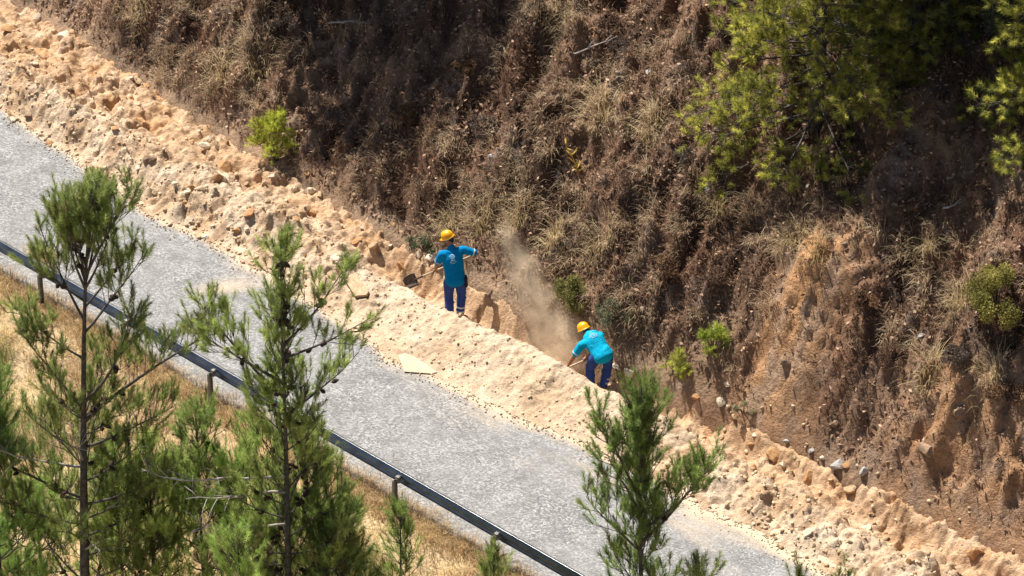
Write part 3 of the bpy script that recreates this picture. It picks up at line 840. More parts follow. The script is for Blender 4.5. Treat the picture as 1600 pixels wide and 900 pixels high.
crumbs('rubble_crumbs', u, v, (.018 + .085 * rng.random(len(u)) ** 3) * np.where((u > -2.8) & (u < 5.2), .7, 1), (.40, .26, .14), (.68, .54, .37))
u = rng.uniform(-15, 14.5, 2200); v = road_edge(u) - np.abs(rng.normal(0, .16, 2200))
crumbs('road_gravel', u, v, rng.uniform(.015, .04, 2200), (.42, .33, .24), (.60, .50, .39))
u, v = sprinkle(900, GU0, GU1, -.4, GV1, lambda a, b: (b > foot(a) + .1) * .3 + .7 * sm(0, .5, fbm(a, b, 131, 3)))
crumbs('hill_stones', u, v, .03 + .09 * rng.random(len(u)) ** 4, (.16, .11, .08), (.42, .34, .28))

# stone slab tilted on the rubble and two pale slabs at the road edge
def slab(name, label, corners, thick, mat, lift=0.0):
    P = [on_ground(*c)[2] + Vector((0, 0, lift)) for c in corners]
    c0 = sum(P, Vector()) / len(P)
    nrm = (P[1] - P[0]).cross(P[2] - P[0]).normalized()
    if nrm.z < 0: nrm = -nrm
    n = len(P)
    V = [p - c0 for p in P] + [p - c0 + nrm * thick for p in P]
    F = [tuple(range(n))[::-1], tuple(range(n, 2 * n))] + [(i, (i + 1) % n, n + (i + 1) % n, n + i) for i in range(n)]
    mb = MB(); mb.add(V, F)
    o = mb.build(name, mat, None, False, c0)
    bv = o.modifiers.new('bevel', 'BEVEL'); bv.width = .012; bv.segments = 2
    return tag(o, label, 'slab')
a = slab('concrete_slab', 'cream flat slab at the road edge below the standing worker', [(622, 556), (634, 553), (658, 564), (684, 583), (672, 585), (632, 582)], .016, M['slab'], .008)
st = slab('stone_slab', 'brown flat stone slab tilted on the rubble above the centre pine', [(540, 442), (556, 432), (578, 460), (574, 466), (556, 468)], .06, M['rock'], .03)
coloured(st.data, (.46, .32, .20))

# ------------------------------------------------------------------ guard rail
RV, RS = -6.28, 2.32
gr = tag(empty('guard_rail', pt(3.55, -6.42)), 'galvanised steel guard rail running along the road edge on short posts', 'guard rail')
gl = Vector(gr.location)
# W profile (offset across the road, height); the traffic side is +v
prof = [(-.005, .735), (.012, .745), (.035, .725), (.078, .700), (.083, .675), (.078, .650), (.010, .615), (-.002, .592), (-.002, .578), (.010, .555), (.078, .520), (.083, .495), (.078, .470), (.035, .445), (.012, .425), (-.005, .435)]
prof = [(o_ * .85, .735 - (.735 - z_) * .76) for o_, z_ in prof]
def W(u_, v_, z_):
    x, y = to_xy(u_, v_); return Vector((float(x), float(y), z_)) - gl
posts = [3.55 + RS * k for k in range(-9, 6)]
for i in range(0, len(posts) - 1, 2):
    ua, ub = posts[i] - .16, posts[min(i + 2, len(posts) - 1)] + .16
    mb = MB(); V = []; F = []
    stations = [ua, ua + .32, ub - .32, ub]; lap = .004 if (i // 2) % 2 else 0
    th = .004
    for s in stations:
        for (o_, z_) in prof: V.append(W(s, RV + o_ + lap, z_))
        for (o_, z_) in reversed(prof): V.append(W(s, RV + o_ + lap - th, z_ - .002))
    m = len(prof) * 2
    for a in range(len(stations) - 1):
        for k in range(m): F.append((a * m + k, a * m + (k + 1) % m, (a + 1) * m + (k + 1) % m, (a + 1) * m + k))
    mb.add(V, F)
    mb.build('rail_beam', M['galv'], gr, True)
for j, s in enumerate(posts):
    g = float(ground(s, -6.43))
    mb = MB()
    Mr = Matrix.Rotation(-TH, 3, 'Z')
    for off, sz in (((0, 0), (.006, .09, 0)), ((.02, .042), (.04, .006, 0)), ((.02, -.042), (.04, .006, 0))):
        c = W(s + off[0], RV - .15 + off[1], 0); h = .66 - (g - .4)
        mb.box(c + Vector((0, 0, .64 - h / 2)), (sz[0], sz[1], h), Mr)
    po = mb.build('post', M['post'], gr, False)
    mb = MB(); mb.box(W(s, RV - .05, .60), (.07, .07, .12), Mr); mb.build('spacer', M['post'], po, False)
    for dz in (.62, .67, .57):
        mb = MB(); p = W(s + .03 * (1 if dz != .62 else -1), RV - .012, dz)
        mb.tube([p, p + Vector((-DV[0], -DV[1], 0)) * .03], .012, 6); mb.build('bolt', M['bolt'], po, False)
# a dry grass clump on the road side of the rail
a, b, q = on_ground(66, 404)
o = tuft_field('grass_clump', np.array([a, a + .2, a - .25, a + .05]), np.array([b, b - .1, b + .05, b + .12]), np.array([.26, .22, .2, .22]), 110, (.46, .33, .12), (.70, .52, .24), .008, None, spread=1.0, origin=tuple(q))
o.location = q; tag(o, 'low golden grass clump growing through the asphalt beside the rail', 'grass clump')

# ------------------------------------------------------------------ people
def rot_to(d): return Vector((0, 0, 1)).rotation_difference(Vector(d).normalized()).to_matrix()
def cap(mb, p0, p1, r0, r1, side=None, n=16, m=4):
    """tapered capsule; r is a number or (half width along side, half depth)"""
    p0, p1 = Vector(p0), Vector(p1)
    t = (p1 - p0).normalized()
    sd = Vector(side) if side is not None else t.orthogonal()
    sd = (sd - t * sd.dot(t)).normalized(); dp = t.cross(sd)
    r0 = r0 if hasattr(r0, '__len__') else (r0, r0); r1 = r1 if hasattr(r1, '__len__') else (r1, r1)
    rings = []
    for i in range(m + 1):
        a = math.pi / 2 * (1 - i / m); rings.append((p0 - t * min(r0) * math.sin(a), r0, math.cos(a)))
    for i in range(1, 4): rings.append((p0.lerp(p1, i / 4), tuple(r0[k] + (r1[k] - r0[k]) * i / 4 for k in (0, 1)), 1.0))
    for i in range(m + 1):
        a = math.pi / 2 * i / m; rings.append((p1 + t * min(r1) * math.sin(a), r1, math.cos(a)))
    V = []; F = []
    for c, rr, k in rings:
        k = max(k, .02)
        for j in range(n):
            a = 2 * math.pi * j / n
            V.append(c + sd * rr[0] * k * math.cos(a) + dp * rr[1] * k * math.sin(a))
    for i in range(len(rings) - 1):
        for j in range(n): F.append((i * n + j, i * n + (j + 1) % n, (i + 1) * n + (j + 1) % n, (i + 1) * n + j))
    F.append(tuple(range(n - 1, -1, -1))); F.append(tuple((len(rings) - 1) * n + j for j in range(n)))
    mb.add(V, F)
def fuse(mb, name, mat, parent, voxel=.008, smooth=6):
    """union of the shapes in mb as one smooth skin"""
    o = mb.build(name + '_raw', mat, None)
    r = o.modifiers.new('r', 'REMESH'); r.mode = 'VOXEL'; r.voxel_size = voxel
    if smooth:
        s = o.modifiers.new('s', 'SMOOTH'); s.factor = .5; s.iterations = smooth
    bpy.context.view_layer.update()
    dg = bpy.context.evaluated_depsgraph_get()
    me = bpy.data.meshes.new_from_object(o.evaluated_get(dg))
    bpy.data.objects.remove(o)
    me.polygons.foreach_set('use_smooth', np.ones(len(me.polygons), bool))
    if not me.materials: me.materials.append(mat)
    me.name = name
    return link(name, me, None, parent)
def hand(mb, c, h, wrist, r=.017):
    """a fist closed round a bar through c along h; the palm lies on the wrist side"""
    c, h, wrist = Vector(c), Vector(h).normalized(), Vector(wrist)
    k = wrist - c; k = (k - h * k.dot(h)).normalized(); b = h.cross(k)
    cap(mb, c + k * .032 - h * .03, c + k * .032 + h * .03, (.018, .026), (.018, .026), k)
    cap(mb, wrist, c + k * .036, .028, .026)
    for i, (off, ln) in enumerate(((-.036, .9), (-.012, 1.0), (.012, .95), (.035, .78))):
        pts = []
        for s in range(5):
            a = R(-15 + 62 * s * ln)
            pts.append(c + h * off + (k * math.cos(a) + b * math.sin(a)) * (r + .011))
        for s in range(4): cap(mb, pts[s], pts[s + 1], .0098 - .0006 * s, .0092 - .0006 * s, None, 8, 2)
    pts = [c + h * .04 + k * .03, c + h * .058 - b * .022 + k * .012, c + h * .055 - b * .03 - k * .012, c + h * .045 - b * .012 - k * .03]
    for s in range(3): cap(mb, pts[s], pts[s + 1], .012 - .001 * s, .011 - .001 * s, None, 8, 2)
def worker(base, J, f, label, shirt, print_fn, helmet_tilt):
    root = tag(empty('person', base), label, 'person')
    V = {k: Vector(p) for k, p in J.items()}
    f = Vector(f).normalized(); side = (V['shR'] - V['shL']).normalized(); hside = (V['hipR'] - V['hipL']).normalized()
    up = (V['neck'] - V['pelvis']).normalized()
    look = V['look'].normalized(); hup = V['hup'].normalized(); hs = look.cross(hup).normalized()
    # body: one skin from head to feet
    mb = MB()
    cap(mb, V['pelvis'], V['chest'], (.14, .095), (.15, .10), side)
    cap(mb, V['chest'], V['chest'] + up * .10, (.16, .10), (.14, .08), side)
    cap(mb, V['shL'], V['shR'], .055, .055)
    cap(mb, V['neck'] - up * .05, V['head'], .056, .052)
    hc = V['head']
    cap(mb, hc + hup * .035 - look * .012, hc + hup * .045 + look * .015, .076, .074)
    cap(mb, hc + look * .022 + hup * .02, hc + look * .03 - hup * .07, (.062, .06), (.040, .038), hs)
    cap(mb, hc + look * .09 + hup * .012, hc + look * .108 - hup * .022, .010, .015, None, 8, 3)
    cap(mb, hc + look * .078 - hup * .052 - hs * .018, hc + look * .078 - hup * .052 + hs * .018, .009, .009, None, 8, 2)
    cap(mb, hc + look * .078 + hup * .03 - hs * .03, hc + look * .078 + hup * .03 + hs * .03, .010, .010, None, 8, 2)
    for q in (-1, 1): cap(mb, hc + hs * q * .078 + hup * .02, hc + hs * q * .082 - hup * .025, (.016, .008), (.012, .007), look, 8, 2)
    for q in 'LR':
        cap(mb, V['sh' + q], V['el' + q], .050, .041)
        w_ = V['el' + q].lerp(V['ha' + q], .90); w2 = V['ha' + q] + (V['el' + q] - V['ha' + q]).normalized() * .075
        cap(mb, V['el' + q], V['el' + q].lerp(w2, .35), .041, .043); cap(mb, V['el' + q].lerp(w2, .35), w2, .043, .027)
        hand(mb, V['ha' + q], V['bar'], w2)
        cap(mb, V['hip' + q], V['kn' + q], .080, .055); cap(mb, V['kn' + q], V['kn' + q].lerp(V['an' + q], .35), .052, .058); cap(mb, V['kn' + q].lerp(V['an' + q], .35), V['an' + q], .056, .038)
        cap(mb, V['an' + q] + Vector((0, 0, -.04)), V['an' + q] + f * .13 + Vector((0, 0, -.05)), .036, .03)
    body = fuse(mb, 'body', M['skin'], root, .0065, 5)
    # hair under the helmet
    mb = MB(); cap(mb, hc + hup * .035 - look * .028, hc + hup * .02 - look * .03, .076, .07); cap(mb, hc - look * .035 - hup * .02, hc - look * .03 - hup * .05, .06, .045)
    fuse(mb, 'hair', M['hair'], root, .009, 3)
    # shirt
    mb = MB()
    cap(mb, V['pelvis'] - up * .05, V['pelvis'] + up * .12, (.195, .135), (.185, .130), side)
    cap(mb, V['pelvis'] + up * .12, V['chest'], (.185, .130), (.200, .135), side)
    cap(mb, V['chest'], V['chest'] + up * .09, (.200, .135), (.165, .105), side)
    cap(mb, V['shL'], V['shR'], .072, .072)
    cap(mb, V['neck'] - up * .07, V['neck'] - up * .015, .085, .068)
    for q in 'LR':
        cuff = V['sh' + q].lerp(V['el' + q], .78)
        cap(mb, V['sh' + q], cuff, .078, .070)
        cap(mb, V['sh' + q], V['chest'], .075, .11)
    # folds: thin ridges across the waist and from the shoulders
    rr = random.Random(len(label))
    for i in range(11):
        s = rr.uniform(-.10, .30); a = rr.uniform(0, 6.28)
        c1 = V['pelvis'].lerp(V['chest'], .35) + up * (s - .1) + (side * math.cos(a) * .175 + side.cross(up) * math.sin(a) * .12)
        dv = (side * -math.sin(a) * .17 + side.cross(up) * math.cos(a) * .12) * .6 + up * rr.uniform(-.06, .06)
        cap(mb, c1 - dv * .5, c1 + dv * .5, .016, .012, None, 8, 2)
    sh = fuse(mb, 'shirt', shirt, root, .009, 7)
    for q in 'LR':
        c0 = V['sh' + q].lerp(V['el' + q], .70); c1 = V['sh' + q].lerp(V['el' + q], .76)
        mb = MB(); cap(mb, c0, c1, .0745, .0735, None, 16, 1); mb.build('sleeve_stripe', M['stripe'], root)
    # trousers
    mb = MB()
    cap(mb, V['pelvis'] - up * .02, V['pelvis'] + up * .02, (.175, .12), (.17, .12), side)
    for q in 'LR':
        h_ = V['hip' + q]; k_ = V['kn' + q]; a_ = V['an' + q] + Vector((0, 0, .03))
        cap(mb, V['pelvis'] + (h_ - V['pelvis']) * .7, h_.lerp(k_, .2), .115, .112); cap(mb, h_.lerp(k_, .2), k_, .112, .083); cap(mb, k_, k_.lerp(a_, .3), .082, .084); cap(mb, k_.lerp(a_, .3), a_, .084, .073)
        for i in range(7):
            s = rr.uniform(.15, .95); p = (h_.lerp(k_, s * 2) if s < .5 else k_.lerp(a_, s * 2 - 1))
            o = Vector((rr.uniform(-1, 1), rr.uniform(-1, 1), 0)).normalized() * (.095 - .02 * s)
            cap(mb, p + o - Vector((o.y, -o.x, .25 * o.x)) * .5, p + o + Vector((o.y, -o.x, .25 * o.x)) * .5, .012, .012, None, 8, 2)
    fuse(mb, 'trousers', M['trouser'], root, .009, 5)
    for q in 'LR':
        for s in (.60, .82):
            k_ = V['kn' + q]; a_ = V['an' + q]
            c0, c1 = k_.lerp(a_, s - .04), k_.lerp(a_, s + .03)
            mb = MB(); cap(mb, c0, c1, .087 - .008 * s, .086 - .008 * s, None, 16, 1)
            mb.build('trouser_stripe', M['stripe'], root)
        mb = MB(); a_ = V['an' + q]
        cap(mb, a_ + Vector((0, 0, .02)), a_ + Vector((0, 0, -.05)), .062, .052); cap(mb, a_ + Vector((0, 0, -.05)), a_ + f * .15 + Vector((0, 0, -.058)), .050, .042)
        fuse(mb, 'boot', M['boot'], root, .009, 3)
    # helmet: dome, brim with a peak, ridge
    hu = (hup + look * helmet_tilt).normalized(); hf = (look - hu * look.dot(hu)).normalized(); hr = hf.cross(hu)
    c0 = hc + hup * .055; HS = .92
    mb = MB(); Vv = []; F = []; n = 28
    prf = [(0, .142), (.12, .138), (.35, .118), (.6, .085), (.82, .045), (.95, .012), (1, -.01)]
    sect = [(.02, .142), (.045, .139), (.075, .127), (.098, .103), (.113, .067), (.119, .030), (.120, .004)]
    rings = sect
    for rad, hh in [(s_[0], 0) for s_ in []]: pass
    dome = [(.004, .132), (.045, .127), (.080, .108), (.104, .075), (.114, .038), (.117, .004), (.121, -.006), (.130, -.011), (.131, -.016), (.119, -.013), (.110, -.004), (.104, .03), (.07, .09), (.004, .118)]
    for rad, hh in dome:
        for j in range(n):
            a = 2 * math.pi * j / n
            peak = max(0, math.cos(a)) ** 3 * (.05 if rad > .125 else 0)
            ridge = .007 * math.exp(-(math.sin(a) / .16) ** 2) if rad < .115 and hh > .03 else 0
            Vv.append(c0 + HS * (hf * (rad * 1.12 * math.cos(a) + peak) + hr * (rad * .95 * math.sin(a)) + hu * (hh + ridge - peak * .3)))
    for i in range(len(dome) - 1):
        for j in range(n): F.append((i * n + j, i * n + (j + 1) % n, (i + 1) * n + (j + 1) % n, (i + 1) * n + j))
    F.append(tuple(range(n))[::-1]); F.append(tuple((len(dome) - 1) * n + j for j in range(n)))
    mb.add(Vv, F); hel = mb.build('helmet', M['helmet'], root)
    mb = MB(); ring = []
    for j in range(13):
        a = math.pi * (.3 + 1.4 * j / 12); ring.append(c0 + hf * (.098 * math.cos(a)) + hr * (.086 * math.sin(a)) - hu * .026)
    mb.tube(ring, .008, 6); mb.build('headband', M['stripe'], root)
    # print on the back, laid on the cloth
    back = -(side.cross(up)); back = back if back.dot(f) < 0 else -back
    tree = BVHTree.FromPolygons([v.co.copy() for v in sh.data.vertices], [p.vertices[:] for p in sh.data.polygons])
    def on_back(a, b):
        o = V['chest'] + side * a + up * b + back * .5
        hit = tree.ray_cast(o, -back)
        return (hit[0] + back * .004) if hit[0] else (V['chest'] + side * a + up * b + back * .14)
    def patch(quad_pts, name):
        mb = MB()
        mb.add(quad_pts, [(i, i + 1, i + 3, i + 2) for i in range(0, len(quad_pts) - 2, 2)])
        o = mb.build(name, M['print'], sh, True)
        sd_ = o.modifiers.new('thick', 'SOLIDIFY'); sd_.thickness = .002
        return o
    print_fn(on_back, patch)
    return root, V, sh
def ring_pts(ob, ca, cb, r0, r1, n=18):
    q = []
    for i in range(n + 1):
        a = 2 * math.pi * i / n
        q += [ob(ca + r0 * math.cos(a), cb + r0 * math.sin(a)), ob(ca + r1 * math.cos(a), cb + r1 * math.sin(a))]
    return q
def bar_pts(ob, a0, a1, b, h, n=8, arc=0.0):
    q = []
    for i in range(n + 1):
        a = a0 + (a1 - a0) * i / n; c = arc * (1 - (2 * i / n - 1) ** 2)
        q += [ob(a, b + c), ob(a, b + h + c)]
    return q
def print_standing(ob, patch):
    patch(ring_pts(ob, -.02, .05, .030, .046), 'emblem_ring')
    patch(bar_pts(ob, -.035, -.005, .056, .012, 4), 'emblem_wave'); patch(bar_pts(ob, -.035, -.002, .034, .010, 4, .004), 'emblem_wave')
    for a0, a1, b in ((-.05, -.015, -.022), (-.008, .022, -.022), (-.07, -.035, -.05), (-.028, .0, -.05), (.008, .045, -.05), (-.055, .03, -.075)):
        patch(bar_pts(ob, a0, a1, b, .012, 5), 'print_word')
def print_stooping(ob, patch):
    patch(ring_pts(ob, -.01, .12, .016, .024, 12), 'emblem_ring')
    for a0, a1, b in ((-.07, .05, .075), (-.085, -.03, .05), (-.02, .07, .05), (-.09, -.04, .02), (-.03, .03, .02), (.038, .08, .02), (-.06, -.01, -.008), (0.0, .05, -.008)):
        patch(bar_pts(ob, a0, a1, b, .014, 6), 'print_word')

def place_feet(px, py, v0):
    # where the column of the foot pixel meets the trench floor
    best = None
    for v_ in np.linspace(v0 - .45, v0 + .45, 60):
        q = column(px, v_); e = abs(project(q)[1] - py)
        if best is None or e < best[0]: best = (e, q)
    return best[1]
def shovel(label, loc, top, grip, tip_dir, blade_at, size=(.25, .27), nrm=(0, -.7, .7)):
    root = tag(empty('shovel', loc), label, 'shovel')
    top, blade_at = Vector(top), Vector(blade_at)
    d = (blade_at - top).normalized()
    mb = MB(); mb.tube([top, top.lerp(blade_at, .5), blade_at], [.017, .018, .018], 10); mb.build('handle', M['wood'], root)
    nn = Vector(nrm); nn = (nn - d * nn.dot(d)).normalized(); sd = d.cross(nn)
    mb = MB(); mb.tube([blade_at - d * .10, blade_at + d * .06], [.024, .020], 10); mb.build('socket', M['blade'], root)
    V = []; F = []
    nx, ny = 6, 6
    for layer in (0, 1):
        for j in range(ny + 1):
            t_ = j / ny
            wd = size[0] * (1 - .05 * t_) * (1 if t_ < .82 else 1 - .5 * ((t_ - .82) / .18) ** 2)
            for i in range(nx + 1):
                x_ = (i / nx - .5)
                V.append(blade_at + d * (.02 + size[1] * t_) + sd * x_ * wd + nn * (.09 * (x_ * x_ * 4) * .35 - .02 * math.sin(t_ * 3) + .003 * layer))
    m_ = (nx + 1) * (ny + 1)
    for j in range(ny):
        for i in range(nx):
            k = j * (nx + 1) + i
            F += [(k, k + 1, k + nx + 2, k + nx + 1), (m_ + k, m_ + k + nx + 1, m_ + k + nx + 2, m_ + k + 1)]
    rim = [i for i in range(nx + 1)] + [(j + 1) * (nx + 1) - 1 for j in range(1, ny + 1)] + [ny * (nx + 1) + i for i in range(nx - 1, -1, -1)] + [j * (nx + 1) for j in range(ny - 1, 0, -1)]
    for a_, b_ in zip(rim, rim[1:] + rim[:1]): F.append((a_, m_ + a_, m_ + b_, b_))
    mb = MB(); mb.add(V, F); mb.build('blade', M['blade'], root)
    return root

B1 = place_feet(710, 503, -1.08)
J1 = dict(pelvis=(.02, .03, .93), chest=(-.03, .15, 1.27), neck=(-.05, .22, 1.47), head=(-.09, .30, 1.585), look=(-.84, .30, -.45), hup=(-.44, .16, .88),
          shL=(-.215, .13, 1.36), shR=(.165, .23, 1.40), elL=(-.31, .22, 1.11), elR=(.42, .26, 1.30), haL=(-.34, .36, .87), haR=(.345, .42, 1.17), bar=(-.69, -.06, -.30),
          hipL=(-.085, .02, .88), hipR=(.11, .06, .88), knL=(-.10, .10, .50), knR=(.13, .12, .50), anL=(-.075, -.02, .10), anR=(.11, .08, .10))
w1, V1, sh1 = worker(B1, J1, (-.3, .95, 0), 'standing worker in turquoise T-shirt and yellow helmet swinging a shovel in the trench', M['shirt'], print_standing, -.05)
mb = MB(); cap(mb, (.205, .03, .93), (.22, .04, .76), (.075, .04), (.07, .035), (0, 1, 0)); fuse(mb, 'belt_pouch', M['pouch'], w1, .01, 3)
bd = (V1['haL'] - V1['haR']).normalized()
shovel('square shovel with a pale handle held by the standing worker', B1, V1['haR'] - bd * .12, None, None, V1['haL'] + bd * .36, (.25, .25), (.25, -.75, .6))
B2 = place_feet(938, 612, -.76)
J2 = dict(pelvis=(.02, .0, .80), chest=(-.12, .20, .95), neck=(-.22, .33, 1.01), head=(-.275, .43, .995), look=(-.46, .50, -.74), hup=(-.46, .50, .70),
          shL=(-.34, .14, .89), shR=(-.01, .35, .95), elL=(-.47, .13, .67), elR=(-.06, .42, .73), haL=(-.60, .16, .39), haR=(-.26, .31, .47), bar=(-.34, -.15, -.08),
          hipL=(-.09, -.04, .76), hipR=(.11, .05, .76), knL=(-.19, .09, .44), knR=(.13, .13, .44), anL=(-.17, -.02, .10), anR=(.06, .04, .10))
w2, V2, sh2 = worker(B2, J2, (-.5, .8, 0), 'stooping worker in aqua T-shirt bending over a tool in the dusty trench', M['shirt_lit'], print_stooping, -.1)
bd = (V2['haL'] - V2['haR']).normalized()
shovel('shovel with a thin wooden handle gripped low by the stooping worker', B2, V2['haR'] - bd * .10, None, None, V2['haL'] + bd * .22, (.22, .25), (0, -.4, .9))

# ------------------------------------------------------------------ trees below the road
P1 = column(142, -11.4); H1 = height_to(P1, 282)
Z1 = lambda py: height_to(P1, py)
pine('tall dark pine with thin upper trunk standing in front of the rail', P1, H1, .115, 11, lean=(.62, 0), front_gap=.85, crown_to=.62, crown_from=.16, Lmax=2.1, whorl=.46, cones=46, profile=1.15, gaps=.2, per_whorl=(3, 4), n_per=84,
     extra=[(Z1(660), 1.9, .3, 2.3, 1.4), (Z1(630), 1.2, -.3, 1.9, 1.3), (Z1(520), .95, .2, 1.3, 1.4), (Z1(500), -.55, .2, 1.5, 1.5), (Z1(450), .5, -.3, 1.3, 1.5), (Z1(450), -.3, -.3, 1.5, 1.5), (Z1(430), .65, .2, 1.5, 1.5), (Z1(640), -.75, -.4, 1.6, 1.4), (Z1(420), .12, .3, 1.4, 1.6), (Z1(430), -.1, -.4, 1.4, 1.6), (Z1(440), .35, .4, 1.4, 1.6), (Z1(440), -.25, .2, 1.3, 1.5), (Z1(400), .05, -.2, 1.2, 1.7), (Z1(410), .3, -.1, 1.2, 1.7), (Z1(415), -.3, .1, 1.2, 1.7), (Z1(470), -.7, -.2, .9, 1.5), (Z1(480), .75, .3, 1.0, 1.5), (Z1(560), -.9, .1, .9, 1.4),
            (Z1(780), -1.7, .2, .9, 1.3), (Z1(820), -1.6, -.4, .6, 1.3), (Z1(790), 1.5, -.3, .8, 1.3), (Z1(840), 1.6, .2, .7, 1.3), (Z1(700), 1.6, -.2, .8, 1.3)],
     dead=[(Z1(730), -1.5, -.5, .45), (Z1(720), -.3, -.6, .7), (Z1(860), .5, -.5, .7)])
P2 = column(458, -10.2); H2 = height_to(P2, 382)
Z2 = lambda py: height_to(P2, py)
pine('cone-laden pine with a pointed top standing before the asphalt', P2, H2, .085, 23, crown_from=.16, Lmax=1.9, n_per=84, whorl=.34, cones=90, lean=(.12, 0), front_gap=.85, per_whorl=(3, 4), colA=(.095, .135, .03), colB=(.25, .29, .075), profile=1.05, gaps=.06,
     extra=[(Z2(620), -1.25, .2, 1.6, 1.3), (Z2(600), -1.3, -.3, 1.3, 1.2), (Z2(540), 1.0, .1, 1.2, 1.1), (Z2(560), 1.2, -.2, .9, 1.0), (Z2(650), 1.2, .3, .9, 1.0)],
     dead=[(Z2(745), -2.2, -.4, .45), (Z2(770), -1.6, -.7, .35), (Z2(820), -1.4, -.6, .2)])
P3 = column(997, -8.6); H3 = height_to(P3, 606)
Z3 = lambda py: height_to(P3, py)
pine('small lone pine with one long side limb before the lower road', P3, H3, .085, 31, lean=(-.1, 0), front_gap=.8, crown_from=.25, Lmax=1.0, n_per=84, whorl=.36, cones=12, per_whorl=(3, 4), colA=(.065, .105, .024), colB=(.19, .245, .06), profile=.55, gaps=.12, top_elev=74, low_elev=40,
     extra=[(Z3(850), 1.05, .1, 1.7, 1.5), (Z3(830), .75, -.2, 1.1, 1.4), (Z3(860), -.75, .1, 1.0, 1.5), (Z3(780), -.6, .1, 1.5, 1.5), (Z3(760), .3, .2, 1.4, 1.5), (Z3(800), -.4, -.2, 1.3, 1.5), (Z3(760), -.2, .2, 1.3, 1.5)])
def small_pine(px, top, v, label, seed, lmax=.9, **kw):
    P = column(px, v); H = height_to(P, top)
    pine(label, P, H, .05, seed, crown_from=kw.pop('crown_from', .3), Lmax=lmax, whorl=.40, profile=.7, gaps=.1, per_whorl=(3, 4), **kw)
small_pine(1080, 884, -8.3, 'pine tip showing beside the lone pine at the frame bottom', 41, .3, crown_from=.5)
small_pine(1229, 892, -7.6, 'single pine tip before the lower asphalt', 42, .22, crown_from=.6)
small_pine(1296, 897, -7.5, 'tiny pine tip before the lower rubble', 43, .22, crown_from=.6)
small_pine(630, 806, -8.6, 'thin young pine in the golden grass beside the rail post', 44, .45, crown_from=.45, colA=(.09, .14, .03), colB=(.18, .23, .05))
small_pine(395, 690, -9.3, 'bushy bright green young pine between the two tall pines', 45, 1.7, crown_from=.35, colA=(.13, .21, .035), colB=(.26, .34, .07))
small_pine(250, 700, -10.4, 'yellow-green young pine right of the dark trunk', 46, 1.5, crown_from=.35, colA=(.14, .19, .035), colB=(.26, .30, .07))
small_pine(20, 560, -12.2, 'pine cut by the left frame edge', 47, 1.5, crown_from=.25, colA=(.09, .16, .03), colB=(.19, .26, .06), cones=6)
small_pine(540, 800, -9.6, 'young pine at the foot of the cone-laden pine', 48, 1.1, crown_from=.35, colA=(.07, .12, .025), colB=(.15, .2, .05))
small_pine(70, 770, -10.8, 'low green pine in front of the cut pine', 49, 1.2, crown_from=.35, colA=(.10, .17, .035), colB=(.22, .29, .07))
small_pine(772, 866, -7.2, 'small seedling pine beside the lower rail post', 50, .2, crown_from=.3, colA=(.10, .14, .03), colB=(.18, .22, .06))

small_pine(200, 700, -10.6, 'pale green young pine right behind the dark trunk', 51, 1.2, crown_from=.25, colA=(.11, .16, .04), colB=(.25, .29, .08))
small_pine(325, 640, -9.8, 'young pine filling the gap left of the cone-laden pine', 52, 1.4, crown_from=.25, colA=(.09, .14, .03), colB=(.22, .27, .07), cones=8)
small_pine(505, 680, -9.4, 'olive young pine right of the cone-laden trunk', 53, 1.3, crown_from=.25, colA=(.09, .13, .03), colB=(.22, .25, .07), cones=8)
small_pine(400, 830, -12.6, 'lowest bright young pine under the cone-laden pine', 54, 1.4, crown_from=.3, colA=(.13, .2, .04), colB=(.27, .34, .08))

# ------------------------------------------------------------------ vegetation on the bank
HP = dict(colA=(.03, .046, .011), colB=(.36, .34, .05), up_bias=.25, droop=.6, top_elev=40, low_elev=-15, ang=(25, 80), shoot=(.10, .18), nl=.115, nw=.0085, n_per=52, twig_gap=.10, tipcol=(.34, .33, .05), group='pines on the bank')
q = on_ground(1275, 205)[2]
pine('large yellow-green pine hanging over the upper bank', q, 6.0, .15, 61, crown_from=.03, Lmax=2.4, whorl=.29, profile=.5, gaps=.03, cones=6, per_whorl=(5, 6), **HP)
q = on_ground(1425, 70)[2]
pine('added dark pine deepening the shade between the big bank pine and the grey-green tree', q, 6.5, .14, 64, crown_from=.05, Lmax=1.7, whorl=.3, profile=.4, gaps=.05, per_whorl=(5, 6), **{**HP, 'colB': (.17, .18, .035)})  # extra pine put in to deepen the shade here, needles darkened for it
q = on_ground(1660, 200)[2]
pine('pine cut by the right frame edge beside the dark gap', q, 5.5, .13, 62, crown_from=.03, Lmax=1.8, whorl=.26, profile=.5, gaps=.1, per_whorl=(5, 7), **HP)
q = on_ground(1560, 45)[2]
shrub('olive_tree', 'grey-green broadleaf tree at the top corner above the pines', 'tree', q, 1.0, 1.8, 63, (.06, .085, .05), (.15, .19, .13), 26, .045, 900)
# trees uphill of the picture that shade the bank
for i, (px, py, h, L) in enumerate(((400, -60, 9.0, 2.3), (500, -80, 9.0, 2.5), (455, -150, 10.0, 2.5), (1330, -85, 8.0, 2.3), (1430, -60, 8.0, 2.3), (1530, -45, 8.5, 2.6))):
    d_ = ray_dir(px, py); q = on_ground(px, py)[2]
    pine('tall pine uphill of the ' + ('burnt strip', 'straw slope', 'shaded gully', 'big bank pine', 'dark gap', 'grey-green tree')[i], q, h, .14, 70 + i, crown_from=.35, Lmax=L, whorl=.36, profile=.45, gaps=.03, per_whorl=(5, 6), **{**HP, 'n_per': 34, 'twig_gap': .17, 'nw': .018})
q = on_ground(432, 250)[2]
shrub('pine_bush', 'round yellow-green pine bush at the edge of the stony spoil', 'bush', q, .52, .95, 81, (.16, .18, .018), (.34, .345, .035), 24, .085, 16, True)
q = on_ground(1115, 552)[2]
shrub('pine_seedling', 'bright green pine seedling on the bank below the brush', 'seedling', q, .26, .55, 82, (.12, .16, .017), (.28, .31, .035), 11, .08, 12, True)
